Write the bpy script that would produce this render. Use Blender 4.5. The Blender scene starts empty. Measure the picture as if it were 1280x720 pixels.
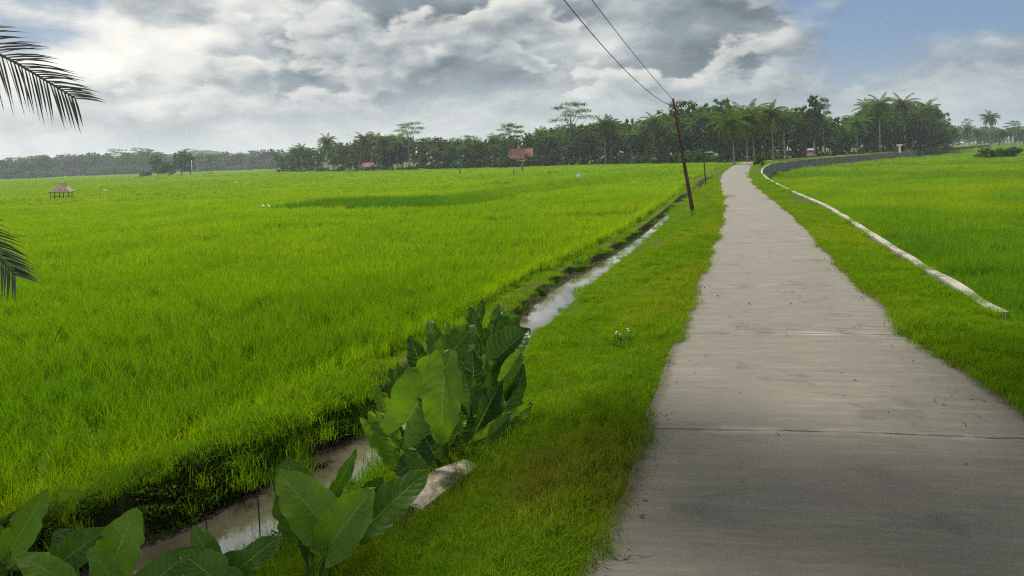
import bpy, math, random
import numpy as np
from mathutils import Vector, Matrix

# ------------------------------------------------------------------ camera, sky, sun, exposure
S = bpy.context.scene
COL = S.collection
R = math.radians
FPX = 900.0                       # focal length in pixels of a 1280 wide frame
HOR = 196.0                       # row of the horizon in the middle of that frame
ROLL = R(2.1)
CAMH = 2.8
cam_d = bpy.data.cameras.new('camera')
cam = bpy.data.objects.new('camera', cam_d); COL.objects.link(cam)
cam_d.sensor_width = 36.0
cam_d.lens = FPX / 1280 * 36.0
cam_d.shift_y = -(360 - HOR) / 1280.0
cam_d.clip_start = 0.1; cam_d.clip_end = 8000
cam.matrix_world = Matrix.Translation((0, 0, CAMH)) @ Matrix.Rotation(ROLL, 4, 'Y') @ Matrix.Rotation(R(90), 4, 'X')
S.camera = cam

SUN_EL, SUN_AZ = R(57), R(-28)    # azimuth from +Y towards +X
sund = bpy.data.lights.new('sun', 'SUN'); sun = bpy.data.objects.new('sun', sund); COL.objects.link(sun)
sund.energy = 4.2; sund.angle = R(9); sund.color = (1.0, 0.93, 0.80)
sdir = Vector((math.sin(SUN_AZ) * math.cos(SUN_EL), math.cos(SUN_AZ) * math.cos(SUN_EL), math.sin(SUN_EL)))
sun.rotation_euler = sdir.to_track_quat('Z', 'Y').to_euler()
sun.location = (0, 0, 60)

S.view_settings.view_transform = 'Standard'
S.view_settings.look = 'None'
S.view_settings.exposure = 0.85
S.view_settings.gamma = 1.0
S.cycles.use_denoising = False
S.cycles.filter_width = 1.2
S.cycles.use_adaptive_sampling = False
try: S.cycles.sampling_pattern = 'BLUE_NOISE'
except Exception: pass
S.cycles.max_bounces = 6
S.cycles.diffuse_bounces = 3
S.cycles.glossy_bounces = 2
S.cycles.transmission_bounces = 3
S.cycles.volume_bounces = 0
S.cycles.caustics_reflective = False
S.cycles.caustics_refractive = False


class NT:
    """small helper to write node trees"""
    def __init__(self, tree):
        self.t = tree; self.t.nodes.clear()
    def n(self, typ, **kw):
        nd = self.t.nodes.new(typ)
        for k, v in kw.items():
            if k == 'inp':
                for a, b in v.items():
                    if isinstance(b, bpy.types.NodeSocket): self.t.links.new(b, nd.inputs[a])
                    else: nd.inputs[a].default_value = b
            else: setattr(nd, k, v)
        return nd
    def link(self, a, b): self.t.links.new(a, b)
    def math(self, op, a, b=0.0, c=None, clamp=False):
        d = {0: a, 1: b}
        if c is not None: d[2] = c
        return self.n('ShaderNodeMath', operation=op, use_clamp=clamp, inp=d).outputs[0]
    def vmath(self, op, a, b=(0, 0, 0)):
        return self.n('ShaderNodeVectorMath', operation=op, inp={0: a, 1: b}).outputs[0]
    def noise(self, vec, scale, detail=4, rough=0.5, dist=0.0):
        d = {'Scale': scale, 'Detail': detail, 'Roughness': rough, 'Distortion': dist}
        if vec is not None: d['Vector'] = vec
        return self.n('ShaderNodeTexNoise', inp=d).outputs[0]
    def ramp(self, fac, stops, interp='LINEAR'):
        nd = self.n('ShaderNodeValToRGB', inp={0: fac}); cr = nd.color_ramp; cr.interpolation = interp
        while len(cr.elements) < len(stops): cr.elements.new(0.5)
        for e, (p, c) in zip(cr.elements, stops):
            e.position = p
            e.color = (c, c, c, 1) if isinstance(c, (int, float)) else (*c, 1)
        return nd.outputs[0]
    def mix(self, fac, a, b, blend='MIX'):
        nd = self.n('ShaderNodeMix', data_type='RGBA', blend_type=blend, clamp_factor=True)
        for k, v in ((0, fac), (6, a), (7, b)):
            if isinstance(v, bpy.types.NodeSocket): self.t.links.new(v, nd.inputs[k])
            elif isinstance(v, tuple): nd.inputs[k].default_value = (*v, 1) if len(v) == 3 else v
            else: nd.inputs[k].default_value = v
        return nd.outputs[2]
    def remap(self, v, a, b, c=0.0, d=1.0, smooth=True):
        return self.n('ShaderNodeMapRange', interpolation_type='SMOOTHSTEP' if smooth else 'LINEAR', clamp=True,
                      inp={0: v, 1: a, 2: b, 3: c, 4: d}).outputs[0] if not smooth else \
            self.n('ShaderNodeMapRange', interpolation_type='SMOOTHSTEP', inp={0: v, 1: a, 2: b, 3: c, 4: d}).outputs[0]


SKY_STRENGTH = 0.10
world = bpy.data.worlds.new('World'); S.world = world; world.use_nodes = True
w = NT(world.node_tree)
sky = w.n('ShaderNodeTexSky', sky_type='NISHITA', sun_disc=False, sun_elevation=SUN_EL, sun_rotation=SUN_AZ,
          air_density=1.0, dust_density=1.5, ozone_density=1.0)
D = w.n('ShaderNodeTexCoord').outputs['Generated']
sep = w.n('ShaderNodeSeparateXYZ', inp={0: D})
dx, dy, dz = sep.outputs
zz = w.math('MAXIMUM', dz, 0.0)
# clouds: heaped lumps with a flatter, layered look towards the horizon
az = w.math('ARCTAN2', dx, dy)
el = w.math('ARCSINE', zz)
els = w.math('POWER', w.math('ADD', el, 0.002), 0.82)
P = w.n('ShaderNodeCombineXYZ', inp={0: w.math('MULTIPLY', az, 1.0), 1: w.math('MULTIPLY', els, 1.75), 2: w.math('MULTIPLY', dy, 0.35)}).outputs[0]
def warped(vec, sc, amt):
    c = w.n('ShaderNodeTexNoise', inp={'Vector': vec, 'Scale': sc, 'Detail': 4}).outputs[1]
    d = w.vmath('SCALE', w.vmath('SUBTRACT', c, (.5, .5, .5))); d.node.inputs[3].default_value = amt
    return w.vmath('ADD', vec, d)
P2 = warped(P, 5.0, .10)
def density(vec, sc, det=8, rough=.55):
    return w.noise(vec, sc, det, rough)
# a soft layered deck behind
deck = density(P2, 3.2); deck_up = density(w.vmath('ADD', P2, (-0.03, 0.05, 0)), 3.2)
big = w.noise(w.vmath('ADD', P, (5.3, 2.2, 0.4)), 2.0, 4, 0.5)
tone = w.math('MULTIPLY_ADD', w.math('SUBTRACT', deck, deck_up), 2.2, 0.50)
tone = w.math('ADD', tone, w.math('MULTIPLY', w.math('SUBTRACT', big, 0.5), 1.5))
tone = w.math('SUBTRACT', tone, w.math('MULTIPLY', w.remap(zz, 0.07, 0.22), w.remap(az, -.45, .1, .10, .34)))
tone = w.math('ADD', w.math('SUBTRACT', tone, w.math('MULTIPLY', w.remap(az, -0.1, 0.6), 0.26)), w.math('MULTIPLY', w.remap(az, .05, -.5), .0))
ramp_stops = [(0.0, (.95, 1.17, 1.36)), (0.26, (1.65, 1.95, 2.15)), (0.48, (3.0, 3.22, 3.26)), (0.70, (4.7, 4.7, 4.45)), (1.0, (6.1, 5.9, 5.45))]
cloud = w.ramp(tone, ramp_stops)
# crisp heaps in front of it, bright on the sunward rim and grey in the body
P3 = warped(w.vmath('ADD', P, (1.37, .61, .2)), 14.0, .045)
heap = density(P3, 5.5, 10, .50); heap_up = density(w.vmath('ADD', P3, (-0.012, 0.024, 0)), 5.5, 10, .50)
hmask = w.math('MULTIPLY', w.remap(heap, .49, .545), w.remap(zz, .045, .085))
rim = w.remap(heap, .60, .51)
htone = w.math('ADD', w.math('MULTIPLY_ADD', w.math('SUBTRACT', heap, heap_up), 4.0, 0.37), w.math('MULTIPLY', rim, .28))
htone = w.math('SUBTRACT', htone, w.math('MULTIPLY', w.remap(az, 0.1, 0.75), 0.16))
cloud = w.mix(w.math('MULTIPLY', hmask, .66), cloud, w.ramp(htone, ramp_stops))
dens = w.math('MAXIMUM', deck, w.math('SUBTRACT', heap, .15))
cover = w.remap(w.math('SUBTRACT', dens, w.math('MULTIPLY', w.math('MULTIPLY', w.remap(az, 0.18, 0.62), w.remap(zz, 0.05, 0.15)), 0.20)), 0.27, 0.44)
blue = w.mix(0.75, sky.outputs[0], (.50, .98, 1.85))
mixed = w.mix(cover, blue, cloud)
milk = w.math('MULTIPLY', w.remap(zz, 0.135, 0.0, 0.0, 0.80), w.remap(deck, .35, .62, .78, 1.0))
milkcol = w.mix(w.remap(az, -0.2, 0.7), (4.6, 4.75, 4.6), (2.5, 2.95, 3.2))
mixed = w.mix(milk, mixed, milkcol)
# open, brighter deck overhead (outside the photograph) that feeds the ditch its reflection
mixed = w.mix(w.remap(zz, .24, .34, 0, .85), mixed, (5.6, 5.8, 5.9))
bg = w.n('ShaderNodeBackground', inp={'Color': mixed, 'Strength': SKY_STRENGTH})
w.link(bg.outputs[0], w.n('ShaderNodeOutputWorld').inputs[0])

# ------------------------------------------------------------------ measuring tools
ct, st = math.cos(ROLL), math.sin(ROLL)
def ray(px, py):
    u, v = (px - 640) / FPX, (HOR - py) / FPX
    return np.array((u * ct + v * st, 1.0, -u * st + v * ct))
def onz(px, py, z=0.0):
    d = ray(px, py); t = (z - CAMH) / d[2]
    return np.array((d[0] * t, t, z))
def aty(px, py, Y):
    d = ray(px, py)
    return np.array((d[0] * Y, Y, CAMH + d[2] * Y))
def xat(px, Y, z=0.0):
    """world x of image column px at distance Y and height z"""
    v = (z - CAMH) / Y
    return ((px - 640) / FPX + v * st) * Y / ct
def to_px(p):
    x, y, z = p[..., 0], np.maximum(p[..., 1], 0.05), p[..., 2] - CAMH
    u = x / y * ct - z / y * st; v = x / y * st + z / y * ct
    return 640 + u * FPX, HOR - v * FPX
def in_view(p, m=220, below=60):
    a, b = to_px(p)
    return (a > -m) & (a < 1280 + m) & (b < 720 + below) & (p[..., 1] > 1.5)

rng = np.random.default_rng(7)
rnd = random.Random(11)

# ------------------------------------------------------------------ mesh tools
def mesh_obj(name, V, F, mat=None, parent=None, smooth=True, link=True, uv=None, F3=None):
    V = np.asarray(V, dtype=np.float32).reshape(-1, 3)
    me = bpy.data.meshes.new(name)
    if isinstance(F, np.ndarray):
        fl = F.astype(np.int32).reshape(-1); k = F.shape[1]; nf = F.shape[0]
        me.vertices.add(len(V)); me.vertices.foreach_set('co', V.ravel())
        me.loops.add(len(fl)); me.loops.foreach_set('vertex_index', fl)
        me.polygons.add(nf)
        me.polygons.foreach_set('loop_start', np.arange(0, nf * k, k, dtype=np.int32))
        me.polygons.foreach_set('loop_total', np.full(nf, k, dtype=np.int32))
    else:
        me.from_pydata([tuple(map(float, v)) for v in V], [], [tuple(map(int, f)) for f in F])
    if uv is not None:
        l = me.uv_layers.new(name='UVMap')
        li = np.zeros(len(me.loops), dtype=np.int32); me.loops.foreach_get('vertex_index', li)
        l.data.foreach_set('uv', np.asarray(uv, dtype=np.float32)[li].ravel())
    me.update(calc_edges=True); me.validate()
    if smooth: me.polygons.foreach_set('use_smooth', np.ones(len(me.polygons), dtype=bool))
    if mat is not None: me.materials.append(mat)
    ob = bpy.data.objects.new(name, me)
    if link: COL.objects.link(ob)
    if parent is not None: ob.parent = parent
    return ob

def grid_faces(nr, nc, off=0):
    i = np.arange(nr - 1)[:, None] * nc + np.arange(nc - 1)[None, :]
    return (np.stack([i, i + 1, i + nc + 1, i + nc], -1).reshape(-1, 4) + off)

class MB:
    """collects shapes for one mesh"""
    def __init__(self): self.V = []; self.F = []; self.n = 0
    def add(self, V, F):
        V = np.asarray(V, float).reshape(-1, 3)
        self.F += [tuple(int(i) + self.n for i in f) for f in F]
        self.V.append(V); self.n += len(V); return self
    def box(self, c, s, rz=0.0, taper=1.0, bev=0.0):
        x, y, z = (k / 2 for k in s); pts = []
        b = min(bev, x * .4, y * .4, z * .4) if bev else 0
        if b:
            for zi, ins in ((-z, b), (-z + b, 0), (z - b, 0), (z, b)):
                t = 1 if zi < 0 else taper
                for sx, sy in ((-1, -1), (1, -1), (1, 1), (-1, 1)):
                    pts.append((sx * (x - ins) * t, sy * (y - ins) * t, zi))
            F = [(3, 2, 1, 0), (12, 13, 14, 15)]
            for r in range(3):
                for k in range(4): F.append((r*4+k, r*4+(k+1) % 4, r*4+4+(k+1) % 4, r*4+4+k))
        else:
            for zi in (-z, z):
                t = 1 if zi < 0 else taper
                for sx, sy in ((-1, -1), (1, -1), (1, 1), (-1, 1)): pts.append((sx * x * t, sy * y * t, zi))
            F = [(3, 2, 1, 0), (4, 5, 6, 7)] + [(k, (k+1) % 4, 4+(k+1) % 4, 4+k) for k in range(4)]
        p = np.array(pts); c_, s_ = math.cos(rz), math.sin(rz)
        q = np.stack([p[:, 0]*c_ - p[:, 1]*s_, p[:, 0]*s_ + p[:, 1]*c_, p[:, 2]], -1) + np.array(c)
        return self.add(q, F)
    def tube(self, pts, rad, n=8, cap=True, jit=0.0):
        pts = np.asarray(pts, float); m = len(pts)
        rad = np.full(m, rad, float) if np.isscalar(rad) else np.asarray(rad, float)
        T = np.gradient(pts, axis=0); T /= np.linalg.norm(T, axis=1)[:, None] + 1e-9
        up = np.array((0, 0, 1.)) if abs(T[0][2]) < .9 else np.array((1., 0, 0))
        A = np.cross(T[0], up); A /= np.linalg.norm(A); V = []
        for k in range(m):
            A = A - T[k] * (A @ T[k]); A /= np.linalg.norm(A); B = np.cross(T[k], A)
            for j in range(n):
                a = 2 * math.pi * j / n
                rr = rad[k] * (1 + jit * rnd.uniform(-1, 1))
                V.append(pts[k] + rr * (math.cos(a) * A + math.sin(a) * B))
        F = []
        for k in range(m - 1):
            for j in range(n): F.append((k*n+j, k*n+(j+1) % n, (k+1)*n+(j+1) % n, (k+1)*n+j))
        if cap: F += [tuple(range(n))[::-1], tuple((m-1)*n + j for j in range(n))]
        return self.add(V, F)
    def ball(self, c, r, nu=10, nv=7):
        r = np.array(r if hasattr(r, '__len__') else (r, r, r), float); V = []
        for i in range(nv + 1):
            t = math.pi * i / nv
            for j in range(nu):
                a = 2 * math.pi * j / nu
                V.append(np.array(c) + r * np.array((math.sin(t)*math.cos(a), math.sin(t)*math.sin(a), math.cos(t))))
        F = [(i*nu+j, (i+1)*nu+j, (i+1)*nu+(j+1) % nu, i*nu+(j+1) % nu) for i in range(nv) for j in range(nu)]
        return self.add(V, F)
    def build(self, name, mat, parent=None, smooth=False):
        o = mesh_obj(name, np.concatenate(self.V), self.F, mat, parent, smooth)
        return o

def tag(o, label=None, cat=None, group=None, kind=None):
    if label: o['label'] = label
    if cat: o['category'] = cat
    if group: o['group'] = group
    if kind: o['kind'] = kind
    return o
def thing(name, label, cat, loc=(0, 0, 0), rz=0.0, group=None):
    o = bpy.data.objects.new(name, None); COL.objects.link(o)
    o.location = [float(k) for k in loc]; o.rotation_euler = (0, 0, rz); o.empty_display_size = .3
    return tag(o, label, cat, group)
def copy_tree(o, parent=None):
    c = o.copy(); COL.objects.link(c)
    if parent is not None: c.parent = parent
    for ch in o.children: copy_tree(ch, c)
    return c

# ------------------------------------------------------------------ materials
def mat_new(name):
    m = bpy.data.materials.new(name); m.use_nodes = True
    return m, NT(m.node_tree)
def finish(nt, shader, disp=None):
    o = nt.n('ShaderNodeOutputMaterial'); nt.link(shader, o.inputs[0])
def bump(nt, h, strength=.4, dist=.02):
    return nt.n('ShaderNodeBump', inp={'Strength': strength, 'Distance': dist, 'Height': h}).outputs[0]

def mat_plain(name, c1, c2, scale=4.0, rough=.7, bumps=.2, metal=0.0, spec=.3, detail=6, stretch=(1, 1, 1)):
    m, n = mat_new(name)
    co = n.n('ShaderNodeTexCoord').outputs['Object']
    if stretch != (1, 1, 1): co = n.vmath('MULTIPLY', co, stretch)
    f = n.noise(co, scale, detail, .6)
    c = n.mix(n.remap(f, .35, .65), c1, c2)
    p = n.n('ShaderNodeBsdfPrincipled', inp={'Base Color': c, 'Roughness': rough, 'Metallic': metal, 'Specular IOR Level': spec,
                                             'Normal': bump(n, n.noise(co, scale * 4, 5), bumps)})
    finish(n, p.outputs[0]); return m

def mat_leaf(name, c1, c2, c3=None, scale=.6, trans=.4, gloss=.06, rough=.45, use_tint=False, tintcol=(.05, .12, .01), rand=.0):
    """thin leaves: diffuse + translucent + a little sheen; colour varies from place to place and clump to clump"""
    m, n = mat_new(name)
    pos = n.n('ShaderNodeNewGeometry').outputs['Position']
    f = n.noise(pos, scale, 4, .6)
    col = n.mix(n.remap(f, .32, .68), c1, c2)
    if c3:
        f2 = n.noise(n.vmath('ADD', pos, (13, 7, 3)), scale * .22, 3, .5)
        col = n.mix(n.remap(f2, .48, .66), col, c3)
    if use_tint:
        t = n.n('ShaderNodeAttribute', attribute_type='INSTANCER', attribute_name='tint').outputs['Fac']
        col = n.mix(t, col, tintcol)
    if rand:
        r = n.n('ShaderNodeObjectInfo').outputs['Random']
        h = n.n('ShaderNodeHueSaturation', inp={'Color': col, 'Hue': n.remap(r, 0, 1, .5 - rand * .12, .5 + rand * .06, False),
                                                'Value': n.remap(r, 0, 1, 1 - rand, 1 + rand, False)})
        col = h.outputs[0]
    d = n.n('ShaderNodeBsdfDiffuse', inp={'Color': col})
    tcol = n.mix(1.0, col, (1.35, 1.25, .5), 'MULTIPLY')
    t = n.n('ShaderNodeBsdfTranslucent', inp={'Color': tcol})
    g = n.n('ShaderNodeBsdfGlossy', inp={'Color': (.9, .95, .9, 1), 'Roughness': rough})
    a = n.n('ShaderNodeMixShader', inp={0: trans, 1: d.outputs[0], 2: t.outputs[0]})
    b = n.n('ShaderNodeMixShader', inp={0: gloss, 1: a.outputs[0], 2: g.outputs[0]}) if gloss else a
    finish(n, b.outputs[0]); return m

M = {}
M['rice'] = mat_leaf('rice_leaf', (.160, .302, .003), (.210, .348, .003), (.235, .358, .004), scale=.35, trans=.42, gloss=0, use_tint=True, tintcol=(.036, .135, .006))
M['rice_r'] = mat_leaf('rice_leaf_deep', (.120, .250, .003), (.180, .315, .003), (.215, .320, .004), scale=.35, trans=.40, gloss=0, use_tint=True, tintcol=(.030, .12, .010))
M['grass'] = mat_leaf('verge_grass', (.100, .218, .006), (.145, .262, .008), (.175, .265, .010), scale=1.1, trans=.4, gloss=0, use_tint=True, tintcol=(.165, .135, .035))
M['weed'] = mat_leaf('bank_weed', (.022, .055, .009), (.060, .110, .012), scale=2.0, trans=.3, gloss=.0, use_tint=True, tintcol=(.10, .17, .02))
M['crown'] = mat_leaf('tree_leaf', (.023, .072, .006), (.056, .134, .008), scale=.25, trans=.34, gloss=0, rand=.35)
M['crown_l'] = mat_leaf('pale_tree_leaf', (.050, .105, .014), (.095, .150, .018), scale=.25, trans=.35, gloss=0, rand=.3)
M['palm'] = mat_leaf('palm_leaf', (.034, .080, .010), (.070, .118, .014), scale=.4, trans=.35, gloss=0, rand=.3)
M['palm_near'] = mat_leaf('palm_leaf_close', (.026, .046, .014), (.045, .066, .018), scale=3, trans=.2, gloss=.10)
M['palm_dry'] = mat_leaf('dry_palm_leaf', (.16, .11, .03), (.24, .16, .05), scale=1.5, trans=.25, gloss=.02)
M['bark'] = mat_plain('bark', (.10, .085, .065), (.22, .19, .15), 3, .9, .5, stretch=(1, 1, .4))
M['bark_pale'] = mat_plain('pale_bark', (.15, .13, .10), (.27, .24, .19), 3, .9, .4, stretch=(1, 1, .4))
M['rust'] = mat_plain('rusty_steel', (.035, .022, .015), (.105, .052, .028), 5, .75, .4, stretch=(1, 1, .35))
M['darksteel'] = mat_plain('dark_steel', (.03, .03, .032), (.07, .06, .055), 5, .6, .2)
M['wire'] = mat_plain('cable_sheath', (.015, .015, .016), (.03, .03, .03), 5, .6, .0)
M['porcelain'] = mat_plain('porcelain', (.45, .42, .38), (.6, .58, .52), 8, .3, .0)
M['thatch'] = mat_plain('thatch', (.12, .095, .06), (.26, .21, .14), 9, .95, .8, stretch=(1, 1, .3))
M['wood'] = mat_plain('weathered_wood', (.09, .07, .05), (.19, .155, .115), 6, .9, .4, stretch=(1, 1, .2))
M['tile_red'] = mat_plain('red_roof_tile', (.15, .055, .034), (.25, .11, .065), 1.4, .8, .5)
M['wall_blue'] = mat_plain('pale_blue_wall', (.50, .62, .64), (.60, .70, .70), 1.0, .8, .1)
M['wall_white'] = mat_plain('cream_wall', (.58, .54, .46), (.68, .64, .56), 1.0, .8, .1)
M['dark'] = mat_plain('dark_opening', (.02, .02, .022), (.035, .035, .035), 3, .5, .0)
M['white'] = mat_plain('white_paint', (.74, .74, .72), (.82, .82, .80), 3, .6, .05)
M['feather'] = mat_plain('white_feather', (.78, .78, .75), (.84, .84, .82), 20, .8, .1)
M['cream'] = mat_plain('cream_canvas', (.55, .50, .42), (.68, .62, .54), 4, .8, .1)
M['pinkpaint'] = mat_plain('faded_pink_paint', (.30, .17, .18), (.45, .33, .34), 3, .5, .05)
M['rubber'] = mat_plain('rubber', (.02, .02, .02), (.035, .035, .035), 9, .8, .1)
M['glassd'] = mat_plain('dark_glass', (.04, .05, .055), (.06, .07, .075), 2, .1, .0)
M['redlamp'] = mat_plain('red_lens', (.35, .02, .02), (.45, .03, .03), 2, .3, .0)
M['stone'] = mat_plain('dry_leaf', (.20, .055, .012), (.34, .10, .025), 12, .7, .2)
M['litter'] = mat_plain('dry_litter', (.06, .04, .02), (.20, .13, .06), 9, .8, .1)
M['petal'] = mat_plain('white_petal', (.42, .42, .36), (.55, .55, .48), 12, .7, .1)
M['shrimp'] = mat_plain('dead_wood', (.035, .026, .02), (.07, .05, .035), 8, .8, .4)

# concrete of the road: broom streaks across, joints, cracks, stains, worn edges
def mat_road():
    m, n = mat_new('road_concrete')
    uv = n.n('ShaderNodeTexCoord').outputs['UV']            # u across and v along, in metres; z unused
    s = n.n('ShaderNodeSeparateXYZ', inp={0: uv}); u, v = s.outputs[0], s.outputs[1]
    pos = n.n('ShaderNodeNewGeometry').outputs['Position']
    sp_ = n.n('ShaderNodeSeparateXYZ', inp={0: pos}); sk = n.n('ShaderNodeCombineXYZ', inp={0: sp_.outputs[0], 1: n.math('MULTIPLY_ADD', sp_.outputs[0], .17, sp_.outputs[1])}).outputs[0]
    streak = n.noise(n.vmath('MULTIPLY', sk, (1.1, 7.5, 1)), 1.0, 9, .74)
    streak2 = n.noise(n.vmath('MULTIPLY', sk, (3.5, 36.0, 1)), 1.0, 5, .7)
    blot = n.noise(pos, .55, 6, .62)
    fine = n.noise(pos, 60, 4, .7)
    grit = n.noise(pos, 190, 2, .6)
    base = n.ramp(streak, [(.24, (.036, .033, .026)), (.5, (.092, .087, .070)), (.76, (.172, .166, .140))])
    base = n.mix(n.remap(streak2, .35, .75, 0, .24), base, (.23, .225, .19))
    base = n.mix(n.remap(blot, .5, .72, 0, .55), base, (.115, .104, .09))
    base = n.mix(n.remap(fine, .3, .7, .0, .30), base, (.12, .11, .095))
    # joints every 3.9 m, slightly skewed and ragged
    wob = n.noise(n.vmath('MULTIPLY', pos, (2.2, 2.2, 1)), 1.0, 5, .7)
    vv = n.math('ADD', n.math('ADD', v, n.math('MULTIPLY', u, .17)), n.math('MULTIPLY', n.math('SUBTRACT', wob, .5), .14))
    fr = n.math('ABSOLUTE', n.math('SUBTRACT', n.math('FRACT', n.math('DIVIDE', n.math('SUBTRACT', vv, 1.305), 3.77)), .5))
    jd = n.math('MULTIPLY', fr, 3.77)                     # metres from the joint
    jmask = n.math('MULTIPLY', n.remap(jd, .018, .008), n.remap(n.noise(n.vmath('MULTIPLY', pos, (1.4, .3, 1)), 1.6, 4, .6), .34, .5, .25, 1.0))
    pale = n.math('MULTIPLY', n.remap(jd, .16, .02), n.remap(n.noise(pos, 1.3, 3), .45, .7, 0, .35))
    base = n.mix(pale, base, (.42, .40, .36))
    base = n.mix(jmask, base, (.022, .018, .014))
    # hairline cracks
    cr = n.n('ShaderNodeTexVoronoi', feature='DISTANCE_TO_EDGE', inp={'Vector': n.vmath('ADD', pos, n.vmath('SCALE', n.n('ShaderNodeTexNoise', inp={'Vector': pos, 'Scale': 2.2, 'Detail': 4}).outputs[1])), 'Scale': .33}).outputs[0]
    cm = n.math('MULTIPLY', n.remap(cr, .006, .001), n.remap(n.noise(pos, .3, 2), .52, .6))
    base = n.mix(n.math('MULTIPLY', cm, .8), base, (.04, .034, .028))
    cx_ = n.n('ShaderNodeAttribute', attribute_name='cross').outputs['Fac']
    trk = n.math('ADD', n.remap(n.math('ABSOLUTE', n.math('SUBTRACT', cx_, .28)), .12, .0), n.remap(n.math('ABSOLUTE', n.math('SUBTRACT', cx_, .72)), .12, .0))
    base = n.mix(n.math('MULTIPLY', trk, n.remap(n.noise(n.vmath('MULTIPLY', pos, (1, .25, 1)), .8, 4), .35, .7, .05, .35)), base, (.10, .094, .082))
    stn = n.remap(n.noise(n.vmath('ADD', pos, (9, 4, 0)), .9, 7, .68), .56, .66, 0, .45)
    base = n.mix(stn, base, (.045, .039, .029))
    # soil washed onto the edges
    e = n.math('ABSOLUTE', n.math('SUBTRACT', n.n('ShaderNodeAttribute', attribute_name='cross').outputs['Fac'], .5))
    ed = n.math('ADD', e, n.math('MULTIPLY', n.math('SUBTRACT', n.noise(pos, 2.6, 6, .7), .5), .07))
    base = n.mix(n.remap(ed, .452, .492, 0, .9), base, (.055, .042, .028))
    base = n.mix(n.remap(grit, .58, .72, 0, .5), base, (.24, .23, .21))
    base = n.mix(n.remap(grit, .40, .30, 0, .5), base, (.05, .047, .04))
    # blown bits
    sp = n.remap(n.noise(pos, 23, 2, .5), .735, .75)
    base = n.mix(n.math('MULTIPLY', sp, n.remap(e, .2, .45, .15, .8)), base, (.05, .035, .02))
    h = n.math('ADD', n.math('ADD', n.math('MULTIPLY', streak2, .6), n.math('MULTIPLY', fine, .5)), n.math('MULTIPLY', grit, .35))
    h = n.math('SUBTRACT', h, n.math('MULTIPLY', jmask, 2.2))
    p = n.n('ShaderNodeBsdfPrincipled', inp={'Base Color': base, 'Roughness': n.remap(streak, .3, .7, .62, .85), 'Specular IOR Level': .3, 'Normal': bump(n, h, .6, .012)})
    finish(n, p.outputs[0]); return m
M['road'] = mat_road()

def mat_soil(name, a, b, c, scale=1.2):
    m, n = mat_new(name)
    pos = n.n('ShaderNodeNewGeometry').outputs['Position']
    f = n.noise(pos, scale, 7, .65); g = n.noise(pos, scale * .12, 3, .5); h = n.noise(pos, scale * 16, 4, .65)
    col = n.mix(n.remap(f, .35, .65), a, b)
    col = n.mix(n.remap(g, .48, .62), col, c)
    col = n.mix(n.remap(h, .4, .7, 0, .35), col, a)
    p = n.n('ShaderNodeBsdfDiffuse', inp={'Color': col, 'Normal': bump(n, n.math('ADD', f, h), .7, .05)})
    finish(n, p.outputs[0]); return m
M['field'] = mat_soil('field_ground', (.028, .058, .006), (.052, .098, .006), (.070, .105, .008), .8)
M['verge'] = mat_soil('verge_ground', (.035, .070, .008), (.060, .105, .010), (.070, .065, .022), 1.6)
M['bank'] = mat_soil('wet_earth', (.040, .035, .018), (.085, .072, .038), (.050, .085, .016), 4)
M['hill'] = mat_soil('wooded_hill', (.030, .055, .020), (.045, .075, .026), (.05, .07, .03), .02)

def mat_water():
    m, n = mat_new('ditch_water')
    pos = n.n('ShaderNodeNewGeometry').outputs['Position']
    f = n.noise(pos, .9, 4, .6)
    col = n.mix(n.remap(f, .4, .65), (.050, .046, .032), (.080, .072, .052))
    scum = n.remap(n.noise(n.vmath('MULTIPLY', pos, (1, .5, 1)), 9, 5, .7), .67, .70)
    col = n.mix(scum, col, (.05, .06, .02))
    r1 = n.noise(n.vmath('MULTIPLY', pos, (5, 3, 1)), 1.5, 3, .5)
    r2 = n.noise(pos, 28, 3, .6)
    nrm = bump(n, n.math('ADD', n.math('MULTIPLY', r1, 1.0), n.math('MULTIPLY', r2, .2)), .13, .03)
    p = n.n('ShaderNodeBsdfPrincipled', inp={'Base Color': col, 'Roughness': n.mix(scum, (.04,)*3, (.6,)*3), 'IOR': 1.33, 'Specular IOR Level': .8, 'Coat Weight': 1.0, 'Coat IOR': 1.5, 'Coat Roughness': .02, 'Normal': nrm})
    finish(n, p.outputs[0]); return m
M['water'] = mat_water()

def mat_wall(name, cols, sc):
    m, n = mat_new(name)
    pos = n.n('ShaderNodeNewGeometry').outputs['Position']
    vo = n.n('ShaderNodeTexVoronoi', inp={'Vector': pos, 'Scale': sc}); ve = n.n('ShaderNodeTexVoronoi', feature='DISTANCE_TO_EDGE', inp={'Vector': pos, 'Scale': sc})
    v = n.n('ShaderNodeSeparateXYZ', inp={0: vo.outputs[1]}).outputs[0]
    col = n.ramp(v, [(0, cols[0]), (.5, cols[1]), (1, cols[2])])
    col = n.mix(n.remap(ve.outputs[0], .08, .02), col, (.17, .16, .145))
    f = n.noise(pos, 1.3, 6, .65)
    col = n.mix(n.remap(f, .45, .7, 0, .7), col, (.040, .045, .028))
    p = n.n('ShaderNodeBsdfPrincipled', inp={'Base Color': col, 'Roughness': .9, 'Normal': bump(n, n.math('ADD', ve.outputs[0], n.math('MULTIPLY', n.noise(pos, 25, 4), .3)), .8, .05)})
    finish(n, p.outputs[0]); return m
M['stonewall'] = mat_wall('rubble_stone', ((.055, .052, .048), (.10, .095, .085), (.15, .14, .125)), 2.6)
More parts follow.
